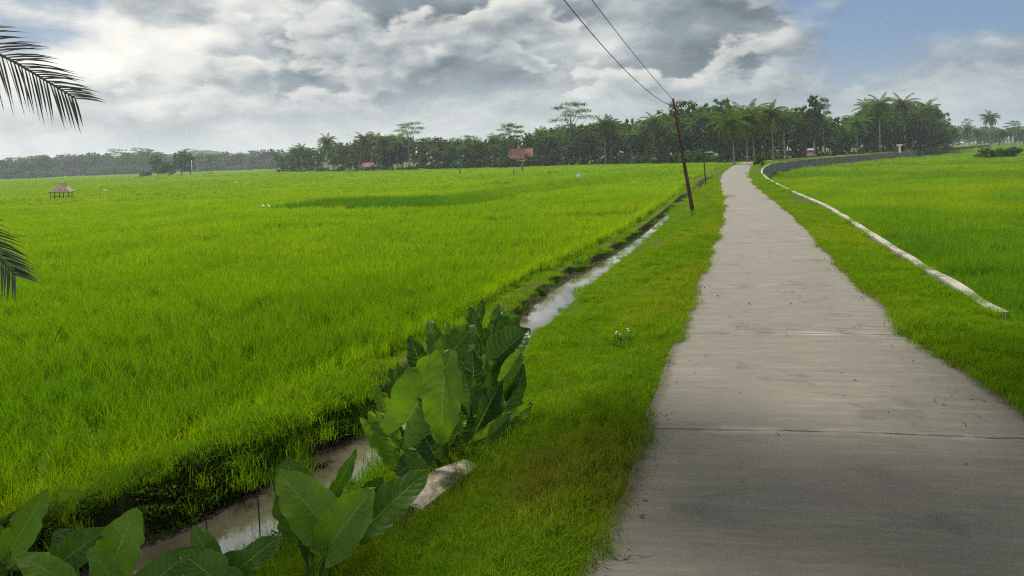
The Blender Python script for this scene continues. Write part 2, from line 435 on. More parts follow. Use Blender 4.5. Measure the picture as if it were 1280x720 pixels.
def mat_cap():
    m, n = mat_new('weathered_concrete')
    pos = n.n('ShaderNodeNewGeometry').outputs['Position']
    f = n.noise(pos, 1.7, 7, .68); g = n.noise(pos, 30, 4, .7)
    col = n.ramp(f, [(.3, (.12, .115, .095)), (.5, (.22, .21, .18)), (.75, (.33, .315, .27))])
    col = n.mix(n.remap(n.noise(pos, 2.2, 6, .72), .50, .62, 0, .85), col, (.075, .075, .045))
    col = n.mix(n.remap(n.noise(pos, 9, 4, .7), .60, .66, 0, .9), col, (.03, .028, .02))
    p = n.n('ShaderNodeBsdfPrincipled', inp={'Base Color': col, 'Roughness': .9, 'Normal': bump(n, n.math('ADD', f, n.math('MULTIPLY', g, .5)), .6, .03)})
    finish(n, p.outputs[0]); return m
M['cap'] = mat_cap()
M['slab'] = mat_plain('rough_concrete', (.15, .13, .10), (.34, .31, .25), 7, .95, .9)

# taro leaf: pale midrib and side veins, waxy sheen
def mat_taro(name, c1, c2):
    m, n = mat_new(name)
    uv = n.n('ShaderNodeTexCoord').outputs['UV']
    s = n.n('ShaderNodeSeparateXYZ', inp={0: uv}); u, v = s.outputs[0], s.outputs[1]     # u -1..1 across, v 0..1 along
    au = n.math('ABSOLUTE', u)
    pos = n.n('ShaderNodeTexCoord').outputs['Object']
    k = n.math('ADD', n.math('SUBTRACT', v, n.math('MULTIPLY', n.math('POWER', au, .85), .22)), n.math('MULTIPLY', n.math('SUBTRACT', n.noise(pos, 5, 2), .5), .03))
    fr = n.math('ABSOLUTE', n.math('SUBTRACT', n.math('FRACT', n.math('MULTIPLY', k, 10.0)), .5))
    vein = n.remap(fr, .40, .49)
    mid = n.remap(au, .045, .018)
    quilt = n.math('SUBTRACT', 1.0, n.math('POWER', n.math('MULTIPLY', fr, 2), 2.0))
    f = n.noise(pos, 4, 5, .6)
    col = n.mix(n.remap(f, .35, .65), c1, c2)
    col = n.mix(n.math('MULTIPLY', vein, .45), col, (.15, .25, .04))
    col = n.mix(n.math('MULTIPLY', mid, .85), col, (.24, .35, .09))
    bl_ = n.noise(n.vmath('ADD', pos, (3, 1, 2)), 7, 5, .7)
    col = n.mix(n.remap(bl_, .66, .72, 0, .7), col, (.16, .14, .03))
    col = n.mix(n.remap(n.noise(pos, 30, 3, .6), .70, .73, 0, .8), col, (.06, .04, .015))
    rim = n.remap(n.math('ADD', au, n.math('MULTIPLY', n.math('SUBTRACT', n.noise(pos, 9, 4), .5), .10)), .965, 1.0)
    col = n.mix(n.math('MULTIPLY', rim, .4), col, (.20, .22, .05))
    nrm = bump(n, n.math('ADD', n.math('SUBTRACT', quilt, n.math('MULTIPLY', mid, .8)), n.math('MULTIPLY', n.noise(pos, 24, 3), .25)), .36, .008)
    p = n.n('ShaderNodeBsdfPrincipled', inp={'Base Color': col, 'Roughness': .42, 'Specular IOR Level': .30, 'Normal': nrm})
    tcol = n.mix(1.0, col, (1.5, 1.5, .5), 'MULTIPLY')
    t = n.n('ShaderNodeBsdfTranslucent', inp={'Color': tcol, 'Normal': nrm})
    a = n.n('ShaderNodeMixShader', inp={0: .36, 1: p.outputs[0], 2: t.outputs[0]})
    finish(n, a.outputs[0]); return m
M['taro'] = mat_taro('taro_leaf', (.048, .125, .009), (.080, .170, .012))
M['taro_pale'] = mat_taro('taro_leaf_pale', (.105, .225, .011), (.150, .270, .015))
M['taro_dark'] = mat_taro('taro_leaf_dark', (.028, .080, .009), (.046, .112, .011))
M['stalk'] = mat_plain('taro_stalk', (.060, .120, .025), (.100, .160, .04), 6, .5, .1, stretch=(1, 1, .3))

# ------------------------------------------------------------------ the lie of the land: every line as x(Y)
def zb_of(Y): return np.interp(Y, [8.5, 17], [-.58, -.82])
def curve(pts, z, ext=None):
    if z == 'bund':
        o_ = []
        for a, b in pts:
            zz_ = -.48
            for _ in range(8): zz_ = float(zb_of(onz(a, b, zz_)[1]))
            o_.append(onz(a, b, zz_)[:2])
        w_ = np.array(o_); return w_[np.argsort(w_[:, 1])]
    w_ = np.array([onz(a, b, z)[:2] for a, b in pts]); w_ = w_[np.argsort(w_[:, 1])]
    return w_
def smoothed(xy, ext_lo=-14.0, hi=None, sl=0.0):
    Y = np.concatenate([np.arange(-14, 20, .25), np.arange(20, 90, .75), np.arange(90, 420, 2.0)])
    xs, ys = list(xy[:, 0]), list(xy[:, 1])
    s0 = (xs[1] - xs[0]) / max(ys[1] - ys[0], .3); s0 = max(-.6, min(.6, s0)) if not sl else sl
    xs = [xs[0] - s0 * (ys[0] + 14)] + xs; ys = [-14.] + ys
    if hi is not None:
        for (a, b) in hi: xs.append(a); ys.append(b)
    x = np.interp(Y, ys, xs)
    # running mean whose width grows with distance
    out = x.copy()
    for i, y in enumerate(Y):
        hw = .12 + max(y, 0) * .09
        out[i] = np.interp(y + hw * np.linspace(-1, 1, 61), Y, x).mean() if y > 1 else x[i]
    return lambda q: np.interp(q, Y, out)
rl_ = curve([(760, 702), (789, 644), (812, 560), (830, 475), (853, 417), (873, 358), (886, 316), (898, 281), (900, 256), (898, 231), (903, 217), (917, 206), (936, 201.5)], 0)
rr_ = curve([(1268, 510), (1160, 437), (1113, 393), (1068, 352.5), (1043, 323), (1005, 281), (974, 253), (942.5, 228), (935.5, 217), (939, 208), (947, 202.5)], 0)
wa_ = curve([(1248, 388), (1205, 363), (1162, 339), (1126, 317.5), (1077, 285.5), (1031, 256), (991, 239.6), (958, 223), (950, 215), (953, 209), (965, 203), (1022, 197.7), (1083, 193), (1144, 188)], .12)
bl_ = curve([(57, 621), (142, 592), (227, 564), (283, 540), (354, 517), (435, 470), (505, 442), (610, 388), (683, 341), (739, 316), (794, 284), (830, 258), (850, 241), (857, 231), (880, 219), (902, 207.5)], 'bund')
br_ = curve([(47, 649), (128, 612), (227, 583), (293, 550), (420, 507), (520, 458)], 'bund')
wl_ = curve([(180, 663), (283, 621), (359, 588), (420, 550), (465, 515), (560, 455), (647, 397), (694, 355), (767, 311), (817, 279), (842, 251)], -1.05)
wr_ = curve([(345, 690), (440, 608), (560, 505), (664, 422), (708, 381), (730, 358), (772, 327), (822, 286), (848, 257)], -1.05)
wend = wa_[-1]; wdir = (wa_[-1] - wa_[-2]) / np.linalg.norm(wa_[-1] - wa_[-2])
far_w = [(wend[0] + wdir[0] / wdir[1] * 190, wend[1] + 190)]
W_ = smoothed(wa_, hi=far_w, sl=.05)
RR0 = smoothed(rr_, hi=[(W_(160.) - 4.2, 160), (W_(180.) - 4.2, 180), (W_(229.) - 4.2, 229), (W_(400.) - 4.2, 400)])
RL0 = smoothed(rl_, hi=[(W_(170.) - 9.0, 170), (W_(185.) - 9.4, 185), (W_(229.) - 9.4, 229), (W_(400.) - 9.4, 400)])
BL0 = smoothed(bl_, hi=[(RL0(160.) - 4, 160), (RL0(200.) - 8, 200), (RL0(400.) - 8, 400)])
WL0 = smoothed(np.concatenate([wl_, [(BL0(62.) + 1.0, 62), (BL0(75.) + 1.0, 75), (BL0(100.) + .8, 100)]]), hi=[(BL0(400.) + .8, 400)])
WR0 = smoothed(np.concatenate([wr_, [(BL0(62.) + 1.8, 62), (BL0(75.) + 1.5, 75), (BL0(100.) + 1.1, 100)]]), hi=[(BL0(400.) + 1.1, 400)])
WALL_Y0 = float(wa_[0, 1]) + .25; WALL_Y1 = float(wend[1])
def wig(Y, a, k, p): return a * (np.sin(Y * k + p) + .6 * np.sin(Y * k * 2.3 + p * 1.7) + .4 * np.sin(Y * k * 5.1 + 2 * p))
def feats(Y):
    Y = np.asarray(Y, float); fade = np.clip(1 - Y / 35, 0, 1)
    rl = RL0(Y) + wig(Y, .022, 2.3, .4) * fade; rr = RR0(Y) + wig(Y, .02, 2.1, 2.) * fade
    wa = W_(Y); rr = np.minimum(rr, wa - .9); rl = np.minimum(rl, rr - 2.0)
    rl = rl - .20 * np.exp(-np.maximum(Y - 4, 0) / 5); rr = np.minimum(rr + .10 * np.exp(-np.maximum(Y - 5, 0) / 8), wa - .9)
    bl = np.minimum(BL0(Y), rl - 2.2)
    wl = np.minimum(WL0(Y) + wig(Y, .07, 2.6, .2) * fade, rl - 1.5); wl = np.maximum(wl, bl + .38)
    wr = np.clip(WR0(Y) + wig(Y, .07, 1.4, 1.1) * fade, wl + .22, rl - .8)
    br = bl + (wl - bl) * np.interp(Y, [9, 16, 30], [.42, .62, .80])
    return bl, br, wl, wr, rl, rr, wa
LEFT_Z, RIGHT_Z, WATER_Z = -.92, -1.9, -1.05
def lumps(x, y):
    return (.5 * np.sin(x * 2.1 + y * .8 + 1) * np.sin(y * 1.7 - x * .6) + .35 * np.sin(x * 4.9 - y * 2.2) * np.sin(y * 4.1 + x * 1.3 + 2) + .2 * np.sin(x * 9.7 + y * 7) * np.sin(y * 9.1 - x * 5))
def gz(x, Y):
    x = np.asarray(x, float); Y = np.asarray(Y, float)
    bl, br, wl, wr, rl, rr, wa = feats(Y)
    L = lumps(x, Y)
    def seg(a, b): return np.clip((x - a) / np.maximum(b - a, 1e-3), 0, 1)
    z = np.full(np.broadcast(x, Y).shape, LEFT_Z, float)
    t = seg(bl - .35, bl); zb = zb_of(Y); z = z + (t * t * (3 - 2 * t)) * (zb - LEFT_Z)
    z = z + np.where((x > bl) & (x < br), .035 * L, 0)
    t = seg(br, wl + .05); z = z + (t ** 1.1) * (WATER_Z - zb - .02) + np.sin(np.pi * t) * (.10 * L + .05 * lumps(x * 2.7 + 3, Y * 2.7))
    m = (x > wl) & (x < wr); z = np.where(m, WATER_Z - .25 * np.sin(np.pi * seg(wl, wr)) - .02, z)
    t = seg(wr, rl); zv = WATER_Z - .02 + (.02 - WATER_Z) * (.75 * t + .25 * t * t * (3 - 2 * t)) + .065 * L * np.sin(np.pi * t) * np.clip(1.2 - Y / 80, .2, 1)
    z = np.where(x >= wr, zv, z)
    z = np.where((x >= rl) & (x <= rr), -.012, z)
    t = seg(rr, wa); z = np.where(x > rr, -.01 + .05 * np.sin(np.pi * np.minimum(t * 1.2, 1)) + .03 * L * np.sin(np.pi * t), z)
    # beyond the wall the land lies lower; in front of its near end it slopes down instead
    slope = np.clip((WALL_Y0 - Y) / 1.0, 0, 1)
    dd = np.clip((x - wa) / np.maximum(.02 + 1.6 * slope, .02), 0, 1)
    z = np.where(x > wa, np.maximum(-.01 + (RIGHT_Z + .01) * dd, RIGHT_Z), z)
    return z

Yst = np.concatenate([np.arange(-14, 3, .5), np.arange(3, 14, .09), np.arange(14, 30, .22), np.arange(30, 70, .6), np.arange(70, 240, 2.2), np.geomspace(241, 1330, 26)])
def ribbon(name, cols_fn, mat, label=None, zfn=None, kind='structure', uvfn=None):
    X = cols_fn(Yst); Yg = np.broadcast_to(Yst[:, None], X.shape)
    Z = zfn(X, Yg)
    V = np.stack([X, Yg, Z], -1)
    o = mesh_obj(name, V.reshape(-1, 3), grid_faces(X.shape[0], X.shape[1]), mat)
    tag(o, label, kind=kind); return o
def lerp_cols(a, b, n): return a[:, None] + (b - a)[:, None] * np.linspace(0, 1, n)[None, :]

def cols_left(Y):
    bl = feats(Y)[0]; k = np.concatenate([np.geomspace(1450, .4, 60), [0.35, .25, .15, .0]])
    return bl[:, None] - k[None, :]
def cols_verge(Y):
    bl, br, wl, wr, rl, rr, wa = feats(Y)
    return np.concatenate([lerp_cols(bl, br, 9)[:, :-1], lerp_cols(br, wl, 7)[:, :-1], lerp_cols(wl, wr, 9)[:, :-1], lerp_cols(wr, rl, 30)[:, :-1],
                           lerp_cols(rl, rr, 4)[:, :-1], lerp_cols(rr, wa, 16)], 1)
def cols_right(Y):
    wa = feats(Y)[6]; k = np.concatenate([[.0, .02, .2, .5, .9, 1.3, 1.7], np.geomspace(2.2, 1100, 50)])
    return wa[:, None] + k[None, :]
tag(ribbon('ground', cols_left, M['field'], zfn=gz), 'flat field floor under the left rice reaching the horizon')
tag(ribbon('terrain', cols_right, M['field'], zfn=gz), 'lower field floor under the right rice')
verge = ribbon('verge', cols_verge, M['verge'], zfn=gz); tag(verge, 'grassy bank between the rice field, ditch and road')
verge.data.materials.append(M['bank'])
nc = cols_verge(Yst[:1]).shape[1] - 1
mi = np.zeros((len(Yst) - 1, nc), dtype=np.int32); mi[:, 8:22] = 1
verge.data.polygons.foreach_set('material_index', mi.ravel())

# road sheet with its own coordinates in metres
def make_road():
    bl, br, wl, wr, rl, rr, wa = feats(Yst)
    keep = Yst < 400; n = 13
    X = lerp_cols(rl, rr, n)[keep]; Yg = np.broadcast_to(Yst[keep][:, None], X.shape)
    cr = np.broadcast_to(np.linspace(0, 1, n)[None, :], X.shape)
    Z = -.004 + .025 * (1 - (2 * cr - 1) ** 2)
    uv = np.stack([X - (rl[keep][:, None] + rr[keep][:, None]) / 2, Yg], -1).reshape(-1, 2)
    o = mesh_obj('road', np.stack([X, Yg, Z], -1).reshape(-1, 3), grid_faces(X.shape[0], n), M['road'], uv=uv)
    at = o.data.attributes.new('cross', 'FLOAT', 'POINT'); at.data.foreach_set('value', cr.ravel().astype(np.float32))
    tag(o, 'narrow grey concrete lane with joints running away to the palms', kind='structure')
make_road()
def make_water():
    bl, br, wl, wr, rl, rr, wa = feats(Yst); keep = Yst < 110
    X = lerp_cols(wl - .12, wr + .12, 4)[keep]; Yg = np.broadcast_to(Yst[keep][:, None], X.shape)
    o = mesh_obj('water', np.stack([X, Yg, np.full(X.shape, WATER_Z)], -1).reshape(-1, 3), grid_faces(X.shape[0], 4), M['water'])
    tag(o, 'muddy water in the narrow irrigation ditch', kind='structure')
make_water()

# hills beyond the far trees
def make_hills():
    n = 90; xs = np.linspace(-1300, 500, n); prof = np.zeros(n)
    for c, h, wd in ((-730, 46, 105), (-545, 62, 120), (-420, 58, 95), (-240, 38, 110), (-940, 30, 110), (60, 26, 200)):
        prof += h * np.exp(-((xs - c) / wd) ** 2)
    prof *= .34; prof += 1.0 * np.sin(xs * .03) + 2 * np.sin(xs * .071 + 1)
    rows = []
    for t in np.linspace(0, 1, 9):
        rows.append(np.stack([xs, 1080 + 60 * np.sin(xs * .004) + (t - .5) * 300, -2 + np.maximum(prof, 1) * math.sin(math.pi * t) ** .8], -1))
    o = mesh_obj('hills', np.concatenate(rows), grid_faces(9, n), M['hill']); tag(o, 'low wooded hills far beyond the trees', kind='structure')
make_hills()

# retaining wall at the right of the road
def make_wall():
    t = thing('retaining_wall', 'long curved stone retaining wall with pale concrete top beside the right field', 'wall', (W_(WALL_Y0) + .15, WALL_Y0, 0))
    Y = np.concatenate([np.arange(WALL_Y0, 30, .3), np.arange(30, WALL_Y1, 1.5), [WALL_Y1]])
    c = np.stack([W_(Y), Y], -1); T = np.gradient(c, axis=0); T /= np.linalg.norm(T, axis=1)[:, None]; N = np.stack([T[:, 1], -T[:, 0]], -1)
    base = np.array((t.location.x, t.location.y))
    def strip(name, o0, o1, zb, zt, mat, wob):
        a = c + N * (o0 + wob * np.sin(Y * 3.1)[:, None]) - base; b = c + N * (o1 + wob * np.sin(Y * 2.3 + 1)[:, None]) - base
        zt = zt + wob * np.sin(Y * 1.9) - .17 * np.clip(1 - (Y - WALL_Y0) / 1.6, 0, 1) ** 1.5; z = np.full(len(Y), zb)
        ring = np.stack([np.c_[a, z], np.c_[a, zt], np.c_[b, zt], np.c_[b, z]], 1)
        V = ring.reshape(-1, 3); F = []
        for i in range(len(Y) - 1):
            for k in range(4): F.append((i*4+k, (i+1)*4+k, (i+1)*4+(k+1) % 4, i*4+(k+1) % 4))
        F += [(0, 1, 2, 3), tuple(np.array((3, 2, 1, 0)) + (len(Y)-1)*4)]
        mesh_obj(name, V, F, mat, t, smooth=False)
    strip('stone_face', .01, .22, RIGHT_Z - .1, .045, M['stonewall'], .006)
    strip('concrete_top', -.0, .19, .045, .10, M['cap'], .012)
make_wall()

# ------------------------------------------------------------------ scattered growth (uncountable)
def blades(name, n, size, h, wid, lean, mat, seg=3, clump=0, seed=0, spread=.05, rows=0):
    g = np.random.default_rng(seed)
    if clump:
        cxy = g.uniform(-size / 2, size / 2, (clump, 2))
        if rows:
            q_ = (np.arange(rows) + .5) / rows * size - size / 2; cxy = np.stack(np.meshgrid(q_, q_), -1).reshape(-1, 2) + g.normal(0, .022, (rows * rows, 2)); clump = rows * rows
        ci = g.integers(0, clump, n)
        base = cxy[ci] + g.normal(0, spread, (n, 2))
    else: base = g.uniform(-size / 2, size / 2, (n, 2))
    hh = g.uniform(h[0], h[1], n); a = g.uniform(0, 2 * np.pi, n); ln = np.abs(g.normal(lean, lean * .6, n)) * hh
    wd = g.uniform(.7, 1.2, n) * wid; face = a + g.normal(np.pi / 2, .6, n)
    t = np.linspace(0, 1, seg + 1); V = np.zeros((n, (seg + 1) * 2, 3))
    for i, q in enumerate(t):
        hz = hh * (q - .22 * q ** 3 * np.minimum(ln / hh * 1.6, 1)); off = ln * q ** 2.1
        cx = base[:, 0] + np.cos(a) * off; cy = base[:, 1] + np.sin(a) * off
        ww = wd / 2 * (1 - q ** 1.8) * (.65 + .7 * min(q * 3, 1) * .5) + .0004
        for s_, j in ((-1, 0), (1, 1)):
            V[:, i * 2 + j, 0] = cx + s_ * np.cos(face) * ww; V[:, i * 2 + j, 1] = cy + s_ * np.sin(face) * ww; V[:, i * 2 + j, 2] = hz
    o = np.arange(n)[:, None, None] * ((seg + 1) * 2); f = np.array([(2*i, 2*i+1, 2*i+3, 2*i+2) for i in range(seg)])[None]
    ob = mesh_obj(name, V.reshape(-1, 3), (o + f).reshape(-1, 4), mat, link=False); return ob

def leaf_cluster(name, n, size, h, ls, mat, seed=0):
    """low broad-leaved weeds: little kite-shaped leaves on a mound"""
    g = np.random.default_rng(seed)
    p = np.c_[g.uniform(-size/2, size/2, (n, 2)), g.uniform(0.01, 1, n) ** .8 * h]
    V, F = quads(p, ls, g, up=.5)
    return mesh_obj(name, V, F, mat, link=False)
def quads(p, ls, g, up=.4, asp=.55, out=None):
    n = len(p); nrm = g.normal(0, 1, (n, 3)); nrm[:, 2] = np.abs(nrm[:, 2]) + up
    if out is not None: nrm = nrm * .45 + out * 1.5
    nrm /= np.linalg.norm(nrm, axis=1)[:, None]
    r = g.normal(0, 1, (n, 3)); a = np.cross(nrm, r); a /= np.linalg.norm(a, axis=1)[:, None]; b = np.cross(nrm, a)
    s = (ls * g.uniform(.6, 1.3, n))[:, None]
    V = np.stack([p - a * s * .5, p - b * s * asp * .5 + nrm * s * .08, p + a * s * .5, p + b * s * asp * .5 + nrm * s * .08], 1)
    return V.reshape(-1, 3), np.arange(n * 4).reshape(n, 4)

def scatter(name, sources, P, rot, scl, idx, tint, label, tilt=None):
    c = bpy.data.collections.new(name + '_sources')
    for k, s in enumerate(sources): s.name = f'{name}_source_{k:02d}'; c.objects.link(s)
    me = bpy.data.meshes.new(name); n = len(P)
    me.vertices.add(n); me.vertices.foreach_set('co', np.asarray(P, np.float32).ravel())
    rv = np.zeros((n, 3), np.float32); rv[:, 2] = rot
    if tilt is not None: rv[:, :2] = tilt
    a = me.attributes.new('rot', 'FLOAT_VECTOR', 'POINT'); a.data.foreach_set('vector', rv.ravel())
    a = me.attributes.new('scl', 'FLOAT_VECTOR', 'POINT'); a.data.foreach_set('vector', np.asarray(scl, np.float32).ravel())
    a = me.attributes.new('idx', 'INT', 'POINT'); a.data.foreach_set('value', np.asarray(idx, np.int32))
    a = me.attributes.new('tint', 'FLOAT', 'POINT'); a.data.foreach_set('value', np.asarray(tint, np.float32))
    o = bpy.data.objects.new(name, me); COL.objects.link(o)
    ng = bpy.data.node_groups.new(name + '_nodes', 'GeometryNodeTree')
    ng.interface.new_socket('Geometry', in_out='INPUT', socket_type='NodeSocketGeometry')
    ng.interface.new_socket('Geometry', in_out='OUTPUT', socket_type='NodeSocketGeometry')
    gi, go = ng.nodes.new('NodeGroupInput'), ng.nodes.new('NodeGroupOutput')
    ci = ng.nodes.new('GeometryNodeCollectionInfo'); ci.inputs['Collection'].default_value = c
    ci.inputs['Separate Children'].default_value = True; ci.inputs['Reset Children'].default_value = True
    ip = ng.nodes.new('GeometryNodeInstanceOnPoints'); ip.inputs['Pick Instance'].default_value = True
    def at(nm, ty):
        q = ng.nodes.new('GeometryNodeInputNamedAttribute'); q.data_type = ty; q.inputs[0].default_value = nm; return q.outputs[0]
    er = ng.nodes.new('FunctionNodeEulerToRotation')
    L = ng.links.new
    L(gi.outputs[0], ip.inputs['Points']); L(ci.outputs[0], ip.inputs['Instance']); L(at('idx', 'INT'), ip.inputs['Instance Index'])
    L(at('rot', 'FLOAT_VECTOR'), er.inputs[0]); L(er.outputs[0], ip.inputs['Rotation']); L(at('scl', 'FLOAT_VECTOR'), ip.inputs['Scale'])
    L(ip.outputs[0], go.inputs[0])
    md = o.modifiers.new('scatter', 'NODES'); md.node_group = ng
    tag(o, label, kind='stuff'); return o

def jgrid(x0, x1, y0, y1, s, jit=.5):
    gx, gy = np.meshgrid(np.arange(x0, x1, s), np.arange(y0, y1, s))
    p = np.c_[gx.ravel(), gy.ravel()]; return p + rng.uniform(-jit * s, jit * s, p.shape)
def vnoise(p, sc, seed):
    g = np.random.default_rng(seed); out = 0
    for k in range(6):
        a = g.uniform(0, 2 * np.pi); f = sc * g.uniform(.6, 1.8); ph = g.uniform(0, 6.28)
        out = out + np.sin((p[:, 0] * math.cos(a) + p[:, 1] * math.sin(a)) * f + ph)
    return out / 6 ** .5 / 1.4
def inpoly(p, poly):
    x, y = p[:, 0], p[:, 1]; r = np.zeros(len(p), bool); n = len(poly)
    for i in range(n):
        (x1, y1), (x2, y2) = poly[i][:2], poly[(i + 1) % n][:2]
        c = ((y1 > y) != (y2 > y)) & (x < (x2 - x1) * (y - y1) / (y2 - y1 + 1e-12) + x1); r ^= c
    return r

def rice_sources(mat, s0, rows=False):
    if rows:      # planted in straight rows
        return [blades('rice', 460, 1.0, (.42, .80), .0085, .34, mat, 4, 1, s0 + k, .030, 3) for k in range(5)] + [blades('rice', 460, 1.5, (.40, .80), .012, .34, mat, 3, 1, s0 + 20 + k, .038, 4) for k in range(4)] + \
            [blades('rice', 1000, 3.6, (.34, .74), .030, .36, mat, 2, 1, s0 + 40 + k, .07, 9) for k in range(3)] + [blades('rice', 1100, 8.0, (.36, .62), .11, .4, mat, 2, 0, s0 + 60 + k) for k in range(3)]
    near = [blades('rice', 640, 1.1, (.30, .64), .0085, .34, mat, 4, 17, s0 + k, .045) for k in range(5)]
    mid = [blades('rice', 520, 1.5, (.28, .64), .014, .34, mat, 3, 24, s0 + 20 + k, .06) for k in range(4)]
    far = [blades('rice', 900, 3.6, (.26, .66), .036, .36, mat, 2, 80, s0 + 40 + k, .10) for k in range(3)]
    vfar = [blades('rice', 1100, 8.0, (.36, .62), .11, .4, mat, 2, 0, s0 + 60 + k) for k in range(3)]
    return near + mid + far + vfar
LOD = ((0, 5, .80), (5, 4, 1.15), (9, 3, 2.7), (12, 3, 5.6))
LOD_ROWS = ((0, 5, 1.0), (5, 4, 1.5), (9, 3, 3.6), (12, 3, 5.6))
def rice_points(side, zones, keep):
    PP, II = [], []
    for (i0, ni, sp), (y0, y1, xa, xb) in zip(LOD if side == 'L' else LOD_ROWS, zones):
        p = jgrid(xa, xb, y0, y1, sp, .35 if side == 'L' else .0)
        z = LEFT_Z if side == 'L' else RIGHT_Z
        q = np.c_[p, np.full(len(p), z + .3)]
        k = in_view(q) & keep(p, sp * .35)
        PP.append(np.c_[p[k], np.full(k.sum(), z)]); II.append(rng.integers(i0, i0 + ni, k.sum()))
    return np.concatenate(PP), np.concatenate(II)

# left field: the darker, taller plot and the faint banks between plots
dark_plot = [onz(a, b, -.4)[:2] for a, b in ((338, 256), (460, 257), (572, 255), (632, 245), (700, 234), (765, 223.5), (830, 216), (830, 212.5), (760, 219), (640, 235), (540, 243), (458, 248), (400, 251))]
def grove_edge(px):    # distance at which the trees behind the left field begin, by image column
    return np.interp(px, [-100, 10, 200, 330, 345, 400, 480, 560, 640, 700, 760, 840, 900, 930], [640, 620, 620, 620, 330, 285, 255, 238, 228, 226, 214, 190, 176, 172])
def keepL(p, m):
    bl = feats(p[:, 1])[0]
    px, _ = to_px(np.c_[p, np.full(len(p), -.4)])
    return (p[:, 0] < bl - .30 - m) & (p[:, 1] < grove_edge(px) - 2)
P, I = rice_points('L', ((1.5, 24, -42, 8), (24, 78, -120, 24), (78, 230, -330, 80), (230, 640, -900, 90)), keepL)
# a second, hand-wide fringe of single clumps right along the bund so that the edge is not ruled
Ye = np.arange(2, 80, .16); Ye = Ye + rng.uniform(-.08, .08, len(Ye)); e = np.c_[feats(Ye)[0] - .42 - rng.uniform(0, .3, len(Ye)), Ye, np.full(len(Ye), LEFT_Z + .04)]
tuft = [blades('rice', 60, .16, (.30, .60), .0085, .42, M['rice'], 4, 3, 900 + k, .03) for k in range(3)]
h = 1 + .16 * vnoise(P, .55, 3) + .10 * vnoise(P, 1.9, 4) + rng.normal(0, .03, len(P))
ind = inpoly(P, dark_plot)
tint = np.clip(.10 + .12 * vnoise(P, .09, 8) + .07 * vnoise(P, .6, 9), 0, .5)
tint = np.clip(tint + .50 * np.clip(1 - (P[:, 1] - 8) / 32, 0, 1) ** 1.3, 0, .8)      # deeper green near the camera stands in for weaker backlight and lens falloff
ppx, _ = to_px(P + np.array((0, 0, .5))); tint = np.where(ind, np.interp(ppx, [540, 680], [.78, .30]) + rng.uniform(-.10, .10, len(P)), tint)
h = np.where(ind, h * 1.4, h)
ln = np.zeros(len(P), bool)
for Yb, sl in ((41, .05), (66, -.03), (84, .06), (118, .04), (150, .02), (196, .0), (260, 0), (330, 0), (430, 0)):
    yy = Yb + P[:, 0] * sl + 1.2 * np.sin(P[:, 0] * .05 + Yb)
    wdt = .35 + Yb * .006
    k = np.abs(P[:, 1] - yy) < wdt
    h = np.where(k, h * .55, h); tint = np.where(k, np.maximum(tint, .75), tint)
lift = np.clip((P[:, 1] - 24) / 400, 0, .5)
P = np.r_[P, e]; I = np.r_[I, 15 + rng.integers(0, 3, len(e))]; h = np.r_[h, rng.uniform(.8, 1.1, len(e))]; tint = np.r_[tint, rng.uniform(.0, .3, len(e))]
src = rice_sources(M['rice'], 100) + tuft
scatter('rice', src, P, rng.uniform(0, 6.28, len(P)), np.c_[np.full(len(P), 1.04), np.full(len(P), 1.04), h], I, tint,
        'bright green young rice filling the large left field', tilt=rng.normal(0, .05, (len(P), 2)) + np.array((0.05, .06)))
NL = len(P)
# right field
def keepR(p, m):
    wa = feats(p[:, 1])[6]; return (p[:, 0] > wa + .42 + m * .8 + np.clip((WALL_Y0 + 1.0 - p[:, 1]), 0, 1) * 1.4)
P, I = rice_points('R', ((4, 26, 4, 40), (26, 78, 8, 110), (78, 230, 20, 260), (230, 520, 110, 520)), keepR)
k = ~((P[:, 1] > 215) & (P[:, 0] < P[:, 1] * .60)); P, I = P[k], I[k]
h = 1.08 + .16 * vnoise(P, .55, 13) + .10 * vnoise(P, 1.9, 14) + rng.normal(0, .03, len(P)); tint = np.clip(.12 + .35 * np.clip(1 - (P[:, 1] - 12) / 40, 0, 1) + .25 * vnoise(P, .10, 18) + .1 * vnoise(P, .6, 19), 0, .6)  # nearer rice tinted deeper here too, painting in the foreground light falloff
for Yb, sl in ((24, -.05), (33, .02), (62, -.03), (96, -.22), (150, .05), (210, 0.02), (300, 0)):
    yy = Yb + P[:, 0] * sl + 1.0 * np.sin(P[:, 0] * .06 + Yb); k = np.abs(P[:, 1] - yy) < .35 + Yb * .006
    h = np.where(k, h * .6, h); tint = np.where(k, np.maximum(tint, .75), tint)
src = rice_sources(M['rice_r'], 300, True)
o = scatter('rice', src, P, np.pi * rng.integers(0, 2, len(P)) + rng.normal(0, .02, len(P)), np.c_[np.ones(len(P)), np.ones(len(P)), h], I, tint,
            'deep green rice in the lower field right of the stone wall', tilt=rng.normal(0, .05, (len(P), 2)) + np.array((0.05, .06)))
print('rice instances', NL, len(P))

